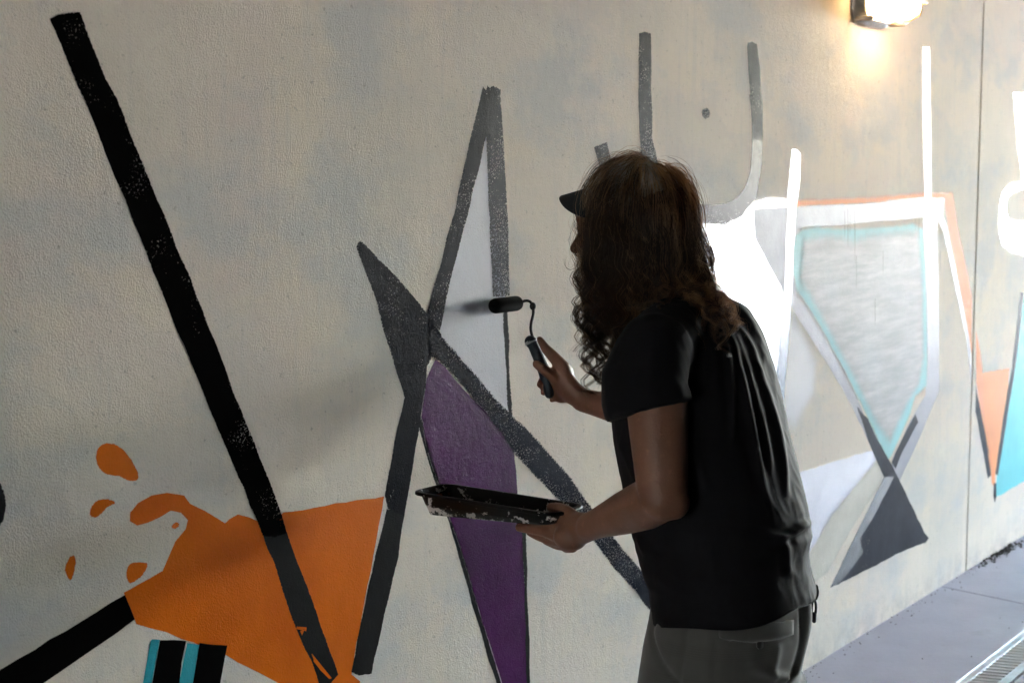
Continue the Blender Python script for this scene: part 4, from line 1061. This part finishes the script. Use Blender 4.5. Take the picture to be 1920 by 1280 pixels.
# ---------------------------------------------------------------- paint tray
ZT = W(797, 925, 3.15).z
def at_z(px, py, z): r = ray(px, py); return Vector((0, 0, CAMH)) + r * ((z - CAMH) / r.z)
A1_ = at_z(799, 926, ZT); B1_ = at_z(1030, 963, ZT); A2_ = at_z(776, 901, ZT)
ex = (B1_ - A1_).normalized(); A1_ = A1_ - ex*.022; A2_ = A2_ - ex*.022; ey = Vector((-ex.y, ex.x, 0)); 
TL = (B1_ - A1_).length; TWd = max(.10, (A2_ - A1_).dot(ey)) 
TXL = TL/2 + .01
MSK = .775
def tray_material():
    m, t, b = new_mat('paint_splashed_black_plastic')
    tc = t.nodes.new('ShaderNodeTexCoord'); V = tc.outputs['Object']
    n_ = tnoise(t, V, 26, 5, .68, stretch=(1, 1, 1.5)); n2 = tnoise(t, V, 75, 4, .7)
    sx = t.nodes.new('ShaderNodeSeparateXYZ'); t.links.new(V, sx.inputs[0])
    low = mrange(t, sx.outputs[2], -.036, -.012, .085, 0)
    k = mrange(t, tm(t, 'ADD', tm(t, 'ADD', n_, tm(t, 'MULTIPLY', n2, .35)), low), MSK, MSK + .015, 0, 1)
    c = mixc(t, k, (.0035, .0035, .004), (.42, .40, .39))
    k2 = tm(t, 'MULTIPLY', mrange(t, tnoise(t, V, 38, 3, .6), .52, .56, 0, 1), mrange(t, sx.outputs[0], -TXL + .022, -TXL + .012, 0, 1))
    k2 = tm(t, 'MULTIPLY', k2, mrange(t, sx.outputs[2], -.012, -.018, 0, 1)); c = mixc(t, k2, c, (.45, .14, .03))
    t.links.new(c, b.inputs['Base Color']); b.inputs['Roughness'].default_value = .4; b.inputs['Specular IOR Level'].default_value = .12
    bp = t.nodes.new('ShaderNodeBump'); bp.inputs['Strength'].default_value = .5; bp.inputs['Distance'].default_value = .001
    t.links.new(k, bp.inputs['Height']); t.links.new(bp.outputs[0], b.inputs['Normal'])
    return m
print('tray', TL, TWd, 'person head z', HC.z, 'hip z', HIP.z)
tray = empty('paint_tray', tuple((A1_ + B1_)/2 + ey*TWd/2)); tag(tray, 'black paint tray splashed with dried paint, held level in the lower hand', 'paint tray')
Tm = Matrix(((ex.x, ey.x, 0, tray.location.x), (ex.y, ey.y, 0, tray.location.y), (0, 0, 1, ZT), (0, 0, 0, 1)))
tray.location = (tray.location.x, tray.location.y, ZT)
def rr_ring(x0, x1, hy, z, rad_, n=6):
    pts = []
    for cx_, cy_, a0 in ((x1-rad_, hy-rad_, 0), (x0+rad_, hy-rad_, 90), (x0+rad_, -hy+rad_, 180), (x1-rad_, -hy+rad_, 270)):
        for k in range(n):
            a = math.radians(a0 + 90*k/(n-1)); pts.append((cx_ + rad_*math.cos(a), cy_ + rad_*math.sin(a), z))
    return pts
hl, hw = TL/2 + .01, TWd/2
rings = [rr_ring(-hl-.006, hl+.006, hw+.006, -.004, .03), rr_ring(-hl-.006, hl+.006, hw+.006, 0, .03), rr_ring(-hl, hl, hw, .001, .026), rr_ring(-hl+.002, hl-.002, hw-.002, -.003, .025)]
rings += [rr_ring(-hl+.010, hl-.012, hw-.007, -.022, .022)]
n_r = len(rings[0])
def slope(pts, deep, shal):   # floor of the tray ramps up towards the held end
    return [(x, y, -(deep + (shal-deep)*min(1, max(0, (x + .035)/(hl + .035 - .02))))) for x, y, z in pts]
rings += [slope(rr_ring(-hl+.020, hl-.022, hw-.014, 0, .018), .044, .026), slope(rr_ring(-hl+.028, hl-.03, hw-.022, 0, .014), .046, .027)]
v = [Tm @ Vector(p) for r_ in rings for p in r_]
f = [(i*n_r+k, (i+1)*n_r+k, (i+1)*n_r+(k+1) % n_r, i*n_r+(k+1) % n_r) for i in range(len(rings)-1) for k in range(n_r)] + [tuple((len(rings)-1)*n_r + k for k in range(n_r))]
tro = MB(); tro.v = v; tro.f = f
# tray local object coordinates for its paint splashes
me_v = [Vector(p) for r_ in rings for p in r_]
me = bpy.data.meshes.new('tray_shell'); me.from_pydata([tuple(p) for p in me_v], [], f); me.materials.append(tray_material()); me.polygons.foreach_set('use_smooth', [True]*len(me.polygons)); me.update()
ob = link(bpy.data.objects.new('tray_shell', me), tray); ob.rotation_euler = (0, 0, math.atan2(ex.y, ex.x))
md = ob.modifiers.new('t', 'SOLIDIFY'); md.thickness = .0018; md.offset = -1
M_WET = simple('wet_black_paint_pool', (.004, .004, .004), .08, spec=.5)
pool = rr_ring(-hl+.018, -.01, hw-.013, -.030, .016)
pv = [Vector(p) for p in pool]; me2 = bpy.data.meshes.new('paint_pool'); me2.from_pydata([tuple(p) for p in pv], [], [tuple(range(len(pv)))]); me2.materials.append(M_WET)
po = link(bpy.data.objects.new('paint_pool', me2), tray); po.rotation_euler = ob.rotation_euler
